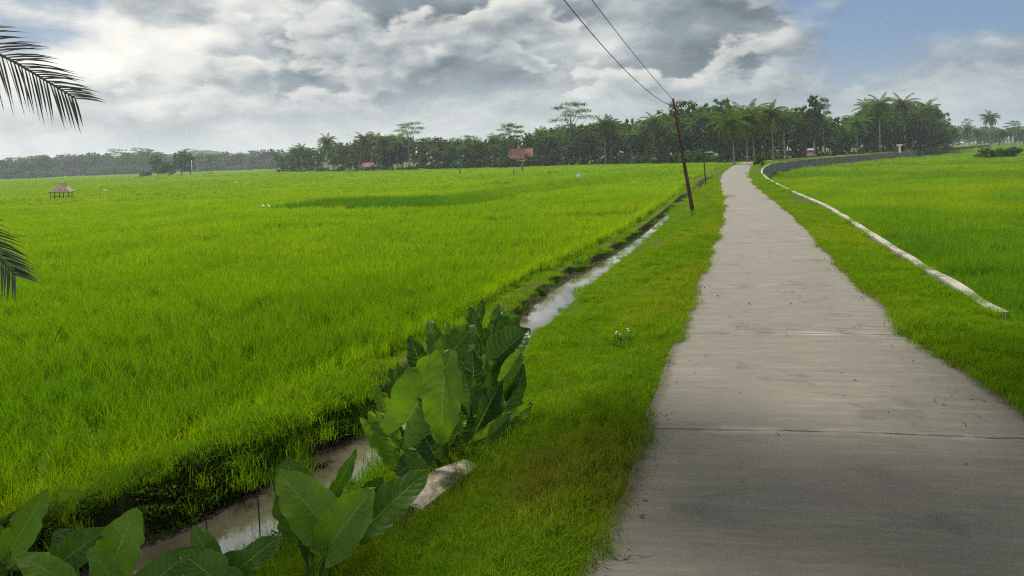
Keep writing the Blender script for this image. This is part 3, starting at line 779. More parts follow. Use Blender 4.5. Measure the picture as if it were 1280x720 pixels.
# grass on the verges and the bund
gsrc = [blades('g', 620, .58, (.035, .105), .0042, .55, M['grass'], 2, 34, 500 + k, .05) for k in range(4)] + \
       [blades('g', 420, .62, (.06, .20), .0055, .5, M['grass'], 3, 22, 520 + k, .045) for k in range(3)] + \
       [blades('g', 520, 1.1, (.05, .13), .011, .5, M['grass'], 2, 50, 540 + k, .06) for k in range(3)] + \
       [blades('g', 600, 2.6, (.06, .16), .03, .5, M['grass'], 2, 0, 560 + k) for k in range(2)]
PP, II = [], []
def grow(xf0, xf1, y0, y1, s, i0, ni, dens=1.0, trim=.12):
    p = jgrid(-60, 190, y0, y1, s, .5) if y1 > 30 else jgrid(-10, 14, y0, y1, s, .5)
    f = feats(p[:, 1]); a, b = xf0(f) + trim, xf1(f) - trim
    k = (p[:, 0] > a) & (p[:, 0] < b) & (rng.random(len(p)) < dens); p = p[k]
    z = gz(p[:, 0], p[:, 1]); q = np.c_[p, z]; k = in_view(q); PP.append(q[k]); II.append(rng.integers(i0, i0 + ni, k.sum()))
for s0, s1 in ((lambda f: f[3], lambda f: f[4]), (lambda f: f[5], lambda f: f[6]), (lambda f: f[0] - .1, lambda f: f[1] + .12)):
    grow(s0, s1, 2.5, 16, .26, 0, 4, 1, .16)
    grow(s0, s1, 16, 34, .42, 0, 4, 1, .16)
    grow(s0, s1, 34, 80, .85, 7, 3, 1, .3)
    grow(s0, s1, 80, 240, 1.7, 10, 2, 1, .8)
    grow(s0, s1, 2.5, 24, .5, 4, 3, .6, .2)
grow(lambda f: f[1] - .1, lambda f: f[2] - .02, 2.5, 11, .24, 4, 3, .55, .0)
grow(lambda f: f[3] - .05, lambda f: f[3] + .4, 2.5, 10, .30, 4, 3, .5, .0)
# right below the near end of the wall
grow(lambda f: f[6] - .1, lambda f: f[6] + 3, 4, WALL_Y0, .3, 4, 3, 1, .1)
Yk = np.arange(WALL_Y0, 60, .16); Yk = Yk + rng.uniform(-.08, .08, len(Yk)); k = vnoise(np.c_[Yk, Yk], 1.2, 77) > .35; Yk = Yk[k]; xk = feats(Yk)[6] - rng.uniform(.04, .22, len(Yk))
PP.append(np.c_[xk, Yk, gz(xk, Yk)]); II.append(rng.integers(4, 7, len(Yk)))
# fringe hanging over the road's edges
Yf = np.arange(3, 60, .10); Yf = Yf + rng.uniform(-.05, .05, len(Yf)); f = feats(Yf)
for xx, sg in ((f[4], -1), (f[5], 1)):
    off = (.26 + .08 * np.abs(vnoise(np.c_[Yf, Yf], 1.1, 31 + sg)) - .10 * (rng.random(len(Yf)) < .25)) * np.clip(1.3 - Yf / 40, .4, 1)
    x = xx + sg * off; k = rng.random(len(Yf)) < .8; q = np.c_[x, Yf, np.maximum(gz(x, Yf), -.01)][k]; PP.append(q); II.append(rng.integers(0, 7, len(q)))
P = np.concatenate(PP); I = np.concatenate(II)
# dry, trampled places: near the culvert slab and along the road edge
dry = np.clip(vnoise(P, .9, 41) * .5 + .5 * vnoise(P, 2.4, 42), 0, 1) * .55
near = np.exp(-(((P[:, 0] - .1) / .9) ** 2 + ((P[:, 1] - 6.4) / 1.4) ** 2)); f = feats(P[:, 1])
edge = np.exp(-np.minimum(np.abs(P[:, 0] - f[4]), np.abs(P[:, 0] - f[5])) / .22)
tint = np.clip(dry * .16 + near * (.24 + .5 * vnoise(P, 3.0, 43)) + .25 * edge, 0, .9)
h = (1 + .45 * vnoise(P, 1.3, 44)) * np.where(edge > .4, .8, 1.0); h = np.clip(h, .75, 1.7)
bundk = P[:, 0] < f[2]
h = np.where(bundk, h * 1.15, h); tint = np.where(bundk, tint * .3, tint)
scatter('grass', gsrc, P, rng.uniform(0, 6.28, len(P)), np.c_[h, h, h], I, tint, 'short grass covering the verges and the bund', tilt=rng.normal(0, .08, (len(P), 2)))
print('grass', len(P))

# weeds on the steep side of the bund and along the water
wsrc = [leaf_cluster('w', 420, .42, .10, .045, M['weed'], 700 + k) for k in range(4)] + [leaf_cluster('w', 260, .30, .10, .036, M['weed'], 710 + k) for k in range(2)] + \
       [blades('w', 90, .3, (.10, .28), .006, .6, M['weed'], 3, 8, 720 + k, .04) for k in range(2)]
PP = []
for y0, y1, s in ((2.5, 14, .085), (14, 40, .22)):
    p = jgrid(-9, 10, y0, y1, s, .5); f = feats(p[:, 1]); d = rng.random(len(p))
    patch = vnoise(p, 1.6, 51) + .5 * vnoise(p, 4, 52)
    k = ((p[:, 0] > f[1] + .06) & (p[:, 0] < f[2] + .02) & (patch > -.55)) | ((p[:, 0] > f[3] + .04) & (p[:, 0] < f[3] + .3) & (d < .14) & (p[:, 1] < 9))
    p = p[k]; q = np.c_[p, np.maximum(gz(p[:, 0], p[:, 1]), WATER_Z - .02)]; PP.append(q[in_view(q)])
P = np.concatenate(PP); s = rng.uniform(.6, 1.25, len(P))
scatter('undergrowth', wsrc, P, rng.uniform(0, 6.28, len(P)), np.c_[s, s, s], rng.integers(0, 8, len(P)), np.clip(rng.normal(.15, .2, len(P)), 0, .8), 'leafy weeds on the dark ditch sides', tilt=rng.normal(0, .25, (len(P), 2)))

# ------------------------------------------------------------------ trees
def frond_geo(mb_v, mb_f, base, az, el, L, droop, nl, ll, lw, g, seg=7, hang=.5, twist=0.0, vfold=.3):
    """one palm frond: an arching rachis with leaflets on both sides; appended to lists"""
    d = np.array((math.cos(az), math.sin(az), 0)); side = np.array((-math.sin(az), math.cos(az), 0)); up = np.array((0, 0, 1.))
    t = np.linspace(0, 1, nl); a = el - droop * t ** 1.3
    ds = L / (nl - 1); p = np.zeros((nl, 3)); p[0] = base
    T = np.cos(a)[:, None] * d + np.sin(a)[:, None] * up
    for i in range(1, nl): p[i] = p[i-1] + T[i] * ds
    n0 = sum(len(v) for v in mb_v)
    # rachis: thin two-sided strip pair
    Nn = np.cross(T, side); r = .035 * L / 4 * (1 - .85 * t)[:, None]
    V = np.concatenate([p + side * r, p - side * r, p + Nn * r, p - Nn * r]); F = []
    for i in range(nl - 1):
        for q in (0, 2): F.append((q*nl+i, q*nl+i+1, (q+1)*nl+i+1, (q+1)*nl+i))
    mb_v.append(V); mb_f.append(np.array(F) + n0); n0 += len(V)
    VV, FF = [], []
    for i in range(1, nl):
        for s_ in (-1, 1):
            le = ll * (math.sin(math.pi * min(1, (.12 + .88 * t[i]) ** .8)) ** .55 * .9 + .1) * g.uniform(.85, 1.1)
            dirv = side * s_ * math.cos(.5) + T[i] * (.45 + .55 * t[i]) + Nn[i] * vfold * -1 * g.uniform(.6, 1.2)
            dirv /= np.linalg.norm(dirv); wv = T[i] * lw * .5
            m = p[i] + dirv * le * .5; e = p[i] + dirv * le + np.array((0, 0, -hang * le * g.uniform(.6, 1.2))) * .8; m = m + np.array((0, 0, -hang * le * .18))
            k = len(VV); VV += [p[i] - wv * .6, p[i] + wv * .6, m + wv, m - wv, e + wv * .12, e - wv * .12]
            FF += [(k, k+1, k+2, k+3), (k+3, k+2, k+4, k+5)]
    mb_v.append(np.array(VV)); mb_f.append(np.array(FF) + n0)

def palm_proto(name, H, seed, nf=20, L=3.6, lean=.5, mat='palm', dry=0):
    g = np.random.default_rng(seed); t = thing(name, '', 'palm tree')
    k = 12; q = np.linspace(0, 1, k); a = g.uniform(0, 6.28)
    pts = np.c_[lean * q ** 1.6 * math.cos(a), lean * q ** 1.6 * math.sin(a), q * H]
    mb = MB(); mb.tube(pts, .17 * (1 - .35 * q) + .10 * np.exp(-q * 18), 8); mb.build('trunk', M['bark_pale'] if seed % 2 else M['bark'], t, True)
    V, F = [], []; top = pts[-1]
    for i in range(nf):
        az = 2.4 * i + g.uniform(-.25, .25); el = R(80) - (i / nf) ** .8 * R(125) + g.uniform(-.15, .15)
        frond_geo(V, F, top, az, el, L * g.uniform(.85, 1.1), R(50) + g.uniform(0, .5) + (.2 if el < .3 else 0), 20, 1.0, .15, g, hang=.5)
    mesh_obj('crown', np.concatenate(V), np.concatenate(F), M[mat], t)
    if dry:
        V, F = [], []
        for i in range(dry):
            frond_geo(V, F, top - np.array((0, 0, .1)), g.uniform(0, 6.28), R(-25) + g.uniform(-.3, .2), L * .8, R(70), 14, .7, .09, g, hang=.9)
        mesh_obj('dry_fronds', np.concatenate(V), np.concatenate(F), M['palm_dry'], t)
    return t

def leaf_mass(lobes, n, ls, g, flat=1.0, up=.4, shell=.45):
    wv = np.array([r ** 2 for _, r in lobes]); wv = wv / wv.sum(); ps = []; os_ = []
    for (c, r), k in zip(lobes, (wv * n).astype(int) + 1):
        # sub-clumps on the lobe so that light and gaps break it up
        m = max(5, k // 38); d = g.normal(0, 1, (m, 3)); d /= np.linalg.norm(d, axis=1)[:, None]
        cc = d * (g.uniform(shell, 1, m) ** .7)[:, None] * r; cr = r * g.uniform(.16, .34, m)
        ci = g.integers(0, m, k); e = g.normal(0, .55, (k, 3)) * cr[ci][:, None]
        q = cc[ci] + e; q[:, 2] *= flat; ps.append(q + np.array(c)); o_ = q / r + e / (cr[ci][:, None] * 1.2); os_.append(o_ / (np.linalg.norm(o_, axis=1)[:, None] + 1e-6))
    p = np.concatenate(ps); return quads(p, ls, g, up, .7, np.concatenate(os_))

def broad_proto(name, H, Rr, seed, mat='crown', n=5200, trunk_h=.3, nl=11, ls=.42, bark='bark', tall=1.0, lean=0.0):
    g = np.random.default_rng(seed); t = thing(name, '', 'tree'); mb = MB()
    lx = lean * H
    th = trunk_h * H; q = np.linspace(0, 1, 7)
    mb.tube(np.c_[lx * q * .5 + .12 * np.sin(q * 3 + seed), .12 * np.cos(q * 2.3 + seed), q * H * .62], .022 * H * (1 - .65 * q) + .012 * H * np.exp(-q * 12), 8)
    lobes = []
    for i in range(nl):
        zf = th + (H - th) * ((i + .5) / nl) ** .8
        prof = math.sin(math.pi * min(.97, .16 + .80 * (zf - th) / (H - th))) ** .7
        a = 2.399 * i + g.uniform(-.4, .4); rr = Rr * prof * g.uniform(.35, .75)
        r = Rr * g.uniform(.34, .52) * (.65 + .35 * prof)
        c = np.array((lx * zf / H + rr * math.cos(a), rr * math.sin(a), min(zf, H - r * .8))); lobes.append((c, r))
        b0 = np.array((lx * .4 * (zf / H), 0, max(th * .7, zf * .55)))
        mid = (b0 + c) / 2 + np.array((0, 0, -.03 * H))
        mb.tube([b0, mid, c], [.010 * H, .007 * H, .003 * H], 5)
    mb.build('trunk', M[bark], t, True)
    V, F = leaf_mass(lobes, n, ls, g, tall)
    mesh_obj('crown', V, F, M[mat], t); return t

def umbrella_proto(name, H, Rr, seed, n=3600, mat='crown'):
    """tall pale-stemmed tree with forked bare limbs and thin flat layers of leaves"""
    g = np.random.default_rng(seed); t = thing(name, '', 'tree'); mb = MB(); q = np.linspace(0, 1, 8)
    stem = np.c_[.3 * np.sin(q * 2 + seed), .2 * np.sin(q * 3), q * H * .72]
    mb.tube(stem, .016 * H * (1 - .6 * q) + .006, 7); V, F = [], []; off = 0
    tiers = 9
    for i in range(tiers):
        a = 2.399 * i + g.uniform(-.3, .3); hb = H * (.42 + .30 * (i / tiers)); ht = H * (.66 + .33 * (i / (tiers - 1)) ** .8)
        rr = Rr * (.30 + .62 * g.random()) * (1.05 - .35 * i / tiers); b0 = np.array((.3 * math.sin(2 * hb / H), 0, hb))
        c = np.array((rr * math.cos(a), rr * math.sin(a), ht)); m = b0 * .55 + c * .45 + np.array((0, 0, -.03 * H))
        mb.tube([b0, m, c], [.007 * H, .005 * H, .002 * H], 5)
        pr = Rr * g.uniform(.30, .50); k = n // tiers
        m_ = 16; ang = g.uniform(0, 6.28, m_); rad = np.sqrt(g.random(m_)) * pr; cc = np.c_[rad * np.cos(ang), rad * np.sin(ang), -.12 * rad ** 2 / pr + g.normal(0, .12, m_)] + c
        ci = g.integers(0, m_, k); p = cc[ci] + g.normal(0, 1, (k, 3)) * np.array((.20 * pr, .20 * pr, .055 * pr + .10))
        v, f = quads(p, .40, g, 1.2, .6); V.append(v); F.append(f + off); off += len(v)
    mb.build('trunk', M['bark_pale'], t, True)
    mesh_obj('crown', np.concatenate(V), np.concatenate(F), M[mat], t); return t

def bush_proto(name, H, Rr, seed, mat='crown', n=1800, ls=.30):
    g = np.random.default_rng(seed); t = thing(name, '', 'bush'); mb = MB(); lobes = []
    for i in range(6):
        a = 2.4 * i; rr = Rr * g.uniform(.2, .65); r = Rr * g.uniform(.35, .5); c = np.array((rr * math.cos(a), rr * math.sin(a), min(max(r * .6, H * g.uniform(.3, .8)), H - r * .6)))
        lobes.append((c, r)); mb.tube([(0, 0, 0), c * .5 + np.array((0, 0, .05)), c], [.04, .03, .012], 5)
    mb.build('stems', M['bark'], t, True)
    V, F = leaf_mass(lobes, n, ls, g, 1.0); V[:, 2] = np.maximum(V[:, 2], .02)
    mesh_obj('foliage', V, F, M[mat], t); return t

PROTO = {
    'palm': [palm_proto('coconut_palm', 12.0, 1, 32, 4.0, .9), palm_proto('coconut_palm', 12.0, 2, 28, 3.8, 1.6), palm_proto('coconut_palm', 12.0, 5, 34, 4.2, .4), palm_proto('coconut_palm', 12.0, 8, 26, 3.7, 2.4)],
    'bigpalm': [palm_proto('coconut_palm', 8.0, 3, 32, 4.5, .5, dry=8), palm_proto('coconut_palm', 8.0, 4, 30, 4.3, .8, dry=3)],
    'broad': [broad_proto('broadleaf_tree', 12.0, 4.2, 21), broad_proto('broadleaf_tree', 12.0, 3.6, 22, n=4600, nl=13, trunk_h=.2), broad_proto('broadleaf_tree', 12.0, 5.0, 23, n=5600, nl=14, trunk_h=.25), broad_proto('broadleaf_tree', 12.0, 3.2, 24, n=4200, nl=12, trunk_h=.35, bark='bark_pale')],
    'pale': [broad_proto('broadleaf_tree', 9.0, 3.6, 31, 'crown_l', n=3600, nl=10, trunk_h=.15), broad_proto('broadleaf_tree', 9.0, 3.0, 32, 'crown_l', n=3200, nl=9, trunk_h=.2)],
    'umbrella': [umbrella_proto('umbrella_tree', 19.0, 7.5, 41), umbrella_proto('umbrella_tree', 17.0, 6.2, 42), umbrella_proto('umbrella_tree', 15.0, 6.8, 43, n=3000)],
    'bush': [bush_proto('bush', 2.4, 2.2, 51), bush_proto('bush', 3.4, 2.4, 52, n=2200), bush_proto('bush', 1.6, 1.8, 53, 'crown_l')],
}
PH = {'palm': 14.2, 'bigpalm': 11.0, 'broad': 12.0, 'pale': 9.0, 'umbrella': 17.5, 'bush': 2.6}
used = set()
def plant(kind, px, Y, ytop=None, label='', group=None, height=None, v=None, zoff=0.0, wide=1.0, name=None):
    """a tree in image column px at distance Y whose top reaches image row ytop"""
    v = rnd.randrange(len(PROTO[kind])) if v is None else v
    src = PROTO[kind][v]
    x = float(xat(px, Y)); g0 = float(gz(np.array(x), np.array(float(Y)))) + zoff
    if height is None: height = float(aty(px, ytop, Y)[2]) - g0
    if src.name not in used: o = src; used.add(src.name)
    else: o = copy_tree(src)
    o.location = (x, Y, g0 - .05); s = max(height, .4) / PH[kind]
    o.scale = (s * wide, s * wide, s); o.rotation_euler = (0, 0, rnd.uniform(0, 6.28))
    tag(o, label, {'palm': 'palm tree', 'bigpalm': 'palm tree', 'bush': 'bush'}.get(kind, 'tree'), group)
    if group is None and 'group' in o: del o['group']
    return o

G1 = 'trees of the grove behind the left field'
# --- trees one can point to
plant('palm', 409, 272, 168, 'tall slender coconut palm rising alone above the left end of the grove', v=2)
plant('palm', 345, 330, 190, 'small coconut palm standing apart at the left tip of the grove', v=0)
plant('palm', 371, 300, 182, 'first of the twin coconut palms near the left end of the grove', v=2)
plant('palm', 377, 296, 180, 'second of the twin coconut palms near the left end of the grove', v=0)
plant('palm', 449, 252, 166, 'coconut palm with long pale leaning trunk above the small red roof', v=3, wide=1.1)
plant('palm', 476, 250, 168, 'coconut palm just right of the small red roof in the grove', v=1)
plant('umbrella', 513, 250, 158, 'flat-topped umbrella tree rising above the middle of the left grove', v=0)
plant('umbrella', 583, 245, 162, 'low broad umbrella tree between two taller ones in the grove', v=2)
plant('umbrella', 640, 236, 153, 'wide umbrella tree with layered branches above the red tiled house', v=1, wide=1.15)
plant('umbrella', 715, 232, 134, 'tallest umbrella tree with open layered crown in the grove', v=0, wide=.95)
plant('pale', 597, 236, 178, 'pale green rounded tree at the front of the grove left of the house', v=0)
plant('palm', 757, 212, 146, 'coconut palm with pale twin trunk in the grove left of the leaning pole', v=0)
plant('palm', 764, 213, 145, 'coconut palm tucked right beside the pale-trunked palm in the grove', v=2)
plant('palm', 818, 200, 141, 'coconut palm just left of the leaning power pole', v=2)
plant('broad', 855, 205, 127, 'large round-crowned tree right behind the leaning power pole', v=2, wide=1.15)
plant('broad', 900, 212, 125, 'large round dark tree behind the palms at the road bend', v=0, wide=1.2)
plant('umbrella', 877, 222, 124, 'umbrella tree peeping between two large round crowns behind the poles', v=2, wide=.6)
for k, (px, Y, yt, lab, v) in enumerate((
        (918, 128, 130, 'broad coconut palm with orange dry fronds left of the road bend', 0),
        (934, 150, 124, 'tall coconut palm behind the one with orange dry fronds', 1),
        (943, 168, 128, 'coconut palm behind the road bend, its fronds over the tall single trunk beside it', 1))):
    plant('bigpalm', px, Y, yt, lab, v=v)
plant('palm', 967, 150, 129, 'tall dark-trunked coconut palm standing right of the road bend', v=2, wide=1.15)
plant('palm', 982, 172, 138, 'coconut palm close behind the tall dark-trunked one', v=0, wide=1.1)
plant('broad', 1004, 205, 134, 'dark dense tree directly behind the small pink vehicle', v=1)
plant('broad', 1018, 196, 121, 'leaning tree with separate leafy tuft on top above the pink vehicle', v=3, wide=.85)
plant('umbrella', 1031, 195, 120, 'thin tree with open airy crown just right of the leaning tree', v=1, wide=.45)
plant('bigpalm', 1072, 196, 139, 'coconut palm with drooping pale fronds above the middle of the stone wall', v=1)
plant('palm', 1100, 206, 119, 'bushy coconut palm with tallest crown of the clump above the wall', v=2, wide=1.05)
plant('palm', 1086, 214, 125, 'coconut palm in the clump left of the tallest crown above the wall', v=0, wide=1.0)
plant('palm', 1132, 226, 119, 'upright coconut palm with thin trunk near the far end of the wall', v=2, wide=1.1)
plant('palm', 1164, 246, 126, 'big-headed coconut palm at the right end of the clump past the wall', v=0, wide=1.1)
plant('palm', 1178, 250, 147, 'shorter coconut palm last in line at the right end of the clump', v=1)
plant('palm', 1238, 330, 139, 'lone coconut palm standing tall over the hazy trees at the right', v=2)
for px, Y, hh_ in ((1048, 204, 7), (1060, 206, 8.5), (1080, 210, 10), (1094, 214, 11.5), (1108, 218, 12), (1120, 222, 10), (1140, 232, 12), (1152, 238, 12), (1160, 242, 11), (1172, 250, 9.5), (1182, 254, 7)):
    plant('broad', px, Y, None, 'dark leafy tree in the grove behind the stone wall', 'trees of the grove behind the stone wall, dark trees', height=hh_, wide=1.25)
for px, Y, yt, lab in ((1195, 300, 158, 'small palm next after the clump over the right field'), (1213, 290, 155, 'middle one of the small palms at the back of the right field'), (1222, 310, 160, 'small palm under the lone tall palm on its left'), (1252, 280, 161, 'low palm at the far right edge behind the right field')):
    plant('palm', px, Y, yt, lab)
plant('umbrella', 1211, 420, 151, 'small flat umbrella tree in the haze right of the palm clump', v=0, wide=.6)
plant('umbrella', 1268, 380, 150, 'umbrella tree in the haze at the far right edge', v=1)
# two leafy clumps standing out in the left field and the umbrella tree beside them
plant('broad', 197, 345, 194, 'small pointed leafy tree standing out in the left field', v=1, wide=1.25)
plant('broad', 227, 345, 189, 'dense wide leafy tree in the left field beside a white post', v=0, wide=1.25)
plant('broad', 238, 350, 193, 'leafy tree touching the right side of the dense wide one in the left field', v=1, wide=1.1)
plant('umbrella', 264, 380, 190, 'small umbrella tree standing right of the leafy clump in the left field', v=2, wide=.8)
plant('bush', 183, 340, 212, 'low bush at the left foot of the pointed tree in the field', v=0)
plant('bush', 211, 340, 207, 'bush filling the gap between the two leafy trees in the field', v=1)
# --- the body of the grove, tree behind tree
top_px = [(345, 196), (360, 190), (372, 184), (395, 182), (410, 180), (440, 176), (470, 168), (500, 168), (530, 172), (560, 170), (590, 172), (620, 168), (650, 172), (680, 158), (715, 156), (740, 154), (770, 151), (800, 150), (830, 146), (850, 138), (880, 136), (905, 134), (940, 138), (970, 142), (1000, 136), (1030, 142), (1050, 150), (1075, 142), (1100, 132), (1130, 130), (1150, 132), (1170, 134), (1182, 152), (1192, 160)]
tx, ty = zip(*top_px)
LAB = {'palm': 'coconut palm crowded among other trees in the dense grove behind the left field', 'broad': 'dark leafy tree in the dense grove behind the left field', 'pale': 'lighter green leafy tree in the dense grove behind the left field', 'bush': 'dark bush at the foot of the grove behind the left field'}
LAB2 = {'palm': 'coconut palm crowded into the grove behind the stone wall', 'broad': 'dark leafy tree in the grove behind the stone wall', 'pale': 'lighter green leafy tree in the grove behind the stone wall', 'bush': 'low bush along the foot of the grove behind the stone wall'}
G2 = 'trees of the grove behind the stone wall'
def front(px): return float(np.interp(px, [345, 400, 480, 560, 640, 700, 760, 840, 900, 930, 1000, 1060, 1150, 1192], [330, 287, 258, 240, 231, 229, 217, 193, 186, 196, 206, 208, 240, 262]))
for row, (step, dY, hl, hh) in enumerate(((11.0, 2, .55, .86), (11.0, 9, .72, .98), (12.0, 17, .85, 1.03), (14.0, 27, .9, 1.05))):
    px = 350 + row * 3.0
    while px < 1190:
        jx = px + rnd.uniform(-3, 3); Y = front(jx) + dY + rnd.uniform(-3, 3); px += step * rnd.uniform(.8, 1.2)
        if row == 0 and (628 < jx < 672 or 452 < jx < 468): continue
        if row == 1 and (638 < jx < 668): continue
        if row == 0 and jx > 925 and rnd.random() < .45: continue
        kind = rnd.choices(['palm', 'broad', 'pale'], [.40, .48, .12])[0]
        top = float(np.interp(jx, tx, ty)); b = 2.8; full = float(aty(jx, top, Y)[2]) + .5
        hgt = full * rnd.uniform(hl, hh) * (1.06 if kind == 'palm' else 1.0)
        two = jx > 925
        plant(kind, jx, Y, None, (LAB2 if two else LAB)[kind], (G2 if two else G1) + {'palm': ', palms', 'broad': ', dark trees', 'pale': ', light trees'}[kind], height=hgt, wide=rnd.uniform(.9, 1.2))
px = 350
while px < 1188:
    Y = front(px) - rnd.uniform(0, 3); two = px > 925
    if not (632 < px < 668 or 455 < px < 470):
        plant('bush', px, Y, None, (LAB2 if two else LAB)['bush'], (G2 if two else G1) + ', bushes', height=rnd.uniform(1.6, 3.6) * (.7 if two else 1), wide=rnd.uniform(1, 1.5))
    px += rnd.uniform(5, 11)
# --- hazy wood far beyond the left field and beyond the right one
for row in range(3):
    px = -30
    while px < 352:
        jx = px + rnd.uniform(-3, 3); Y = 640 + row * 28 + rnd.uniform(-8, 8) - (60 if jx < 60 else 0); px += rnd.uniform(6, 9.5)
        top = np.interp(jx, [-30, 10, 60, 100, 130, 150, 190, 240, 290, 350], [198, 201, 197, 195, 193, 193, 192, 195, 193, 188]) + rnd.uniform(-4, 7)
        kind = rnd.choices(['broad', 'palm', 'umbrella'], [.84, .06, .10])[0]
        lab = {'broad': 'bluish leafy tree in the hazy wood far beyond the left field', 'palm': 'bluish palm in the hazy wood far beyond the left field', 'umbrella': 'bluish umbrella tree topping the hazy wood far beyond the left field'}[kind]
        plant(kind, jx, Y, top - (3 if kind == 'umbrella' else 0), lab, {'broad': 'leafy trees', 'palm': 'palms', 'umbrella': 'umbrella trees'}[kind] + ' of the hazy wood beyond the left field', wide=rnd.uniform(1.0, 1.4))
px = -30
while px < 350:
    plant('bush', px, 618 - (60 if px < 60 else 0), None, 'bluish bush along the foot of the hazy wood beyond the left field', 'bushes of the hazy wood beyond the left field', height=rnd.uniform(4, 7), wide=rnd.uniform(1.3, 1.8)); px += rnd.uniform(5, 8)
for row in range(2):
    px = 1186
    while px < 1320:
        jx = px + rnd.uniform(-3, 3); Y = 440 + row * 30 + rnd.uniform(-8, 8); px += rnd.uniform(7, 11)
        kind = rnd.choices(['broad', 'palm'], [.75, .25])[0]
        plant(kind, jx, Y, 158 + rnd.uniform(-2, 8), {'broad': 'hazy leafy tree beyond the right field', 'palm': 'hazy palm in the wood beyond the right field'}[kind], {'broad': 'hazy leafy trees', 'palm': 'hazy palms'}[kind] + ' beyond the right field', wide=rnd.uniform(1, 1.3))
for i, px in enumerate((1228, 1236, 1244, 1252, 1260, 1268)):
    plant('bush', px, 165 + i * .6, None, 'dark reedy bush in the strip of scrub at the back of the right field', 'bushes of the scrub strip in the right field', height=1.9 + .4 * rnd.random(), wide=1.5, v=rnd.randrange(2))
for i, (px, Y) in enumerate(((1027, 186), (1035, 188), (1043, 190), (1050, 192), (1058, 196))):
    plant('bush', px, Y, None, 'yellow-green garden bush in the row right of the pink vehicle', 'garden bushes right of the vehicle', height=1.7, v=2)
plant('bush', 951, 100, 196, 'dark young shrub on the grass at the inner side of the road bend', v=1, wide=.7)
# ------------------------------------------------------------------ houses, hut, vehicle
def house(name, label, px, Y, W, Dp, hw, hr, rz, wallmat, hip=.25, porch=False):
    x = float(xat(px, Y)); z = float(gz(np.array(x), np.array(float(Y))))
    t = thing(name, label, 'house', (x, Y, z), rz)
    wl = MB(); wl.box((0, 0, hw / 2), (W, Dp, hw)); wo = wl.build('wall', M[wallmat], t)
    e = .5; a, b = W / 2 + e, Dp / 2 + e; r = W / 2 * (1 - hip); zt = hw + hr; zb = hw - .12
    V = [(-a, -b, zb), (a, -b, zb), (a, b, zb), (-a, b, zb), (-r, 0, zt), (r, 0, zt), (-a, -b, zb + .1), (a, -b, zb + .1), (a, b, zb + .1), (-a, b, zb + .1)]
    rf = MB(); rf.add(V, [(3, 2, 1, 0), (0, 1, 7, 6), (1, 2, 8, 7), (2, 3, 9, 8), (3, 0, 6, 9), (6, 7, 5, 4), (7, 8, 5), (8, 9, 4, 5), (9, 6, 4)])
    rf.tube([(-r, 0, zt + .03), (r, 0, zt + .03)], .12, 6)
    rf.build('roof', M['tile_red'], t)
    d = MB(); d.box((-W * .1, -Dp / 2 - .03, 1.0), (.95, .08, 2.0)); d.build('door', M['wood'], t)
    for sx in (-.34, .25):
        f = MB(); f.box((W * sx, -Dp / 2 - .02, 1.35), (1.3, .10, 1.2)); fo = f.build('window', M['white'], t)
        g = MB(); g.box((W * sx, -Dp / 2 - .06, 1.35), (1.1, .06, 1.0)); g.build('pane', M['glassd'], fo)
    if porch:
        pm = MB(); pm.add([(-W*.1, -Dp/2-2.2, 2.2), (W*.5, -Dp/2-2.2, 2.2), (W*.5, -Dp/2-.06, 2.75), (-W*.1, -Dp/2-.06, 2.75), (-W*.1, -Dp/2-2.2, 2.1), (W*.5, -Dp/2-2.2, 2.1), (W*.5, -Dp/2-.06, 2.65), (-W*.1, -Dp/2-.06, 2.65)],
                           [(0, 1, 2, 3), (7, 6, 5, 4), (0, 4, 5, 1), (1, 5, 6, 2), (3, 7, 4, 0)]); pm.build('porch_roof', M['tile_red'], t)
        for sx in (-.08, .2, .48):
            q = MB(); q.box((W * sx, -Dp / 2 - 2.0, 1.07), (.14, .14, 2.14)); q.build('post', M['white'], t)
    return t
house('village_house', 'house with orange-red tiled roof and pale blue front among the grove trees', 652, 232, 9.0, 7.0, 2.9, 3.4, R(-14), 'wall_blue', .15, True)
house('village_house', 'small house with only its red roof showing at the left part of the grove', 460, 256, 3.6, 3.4, 2.0, 1.7, R(38), 'wall_white', .05)

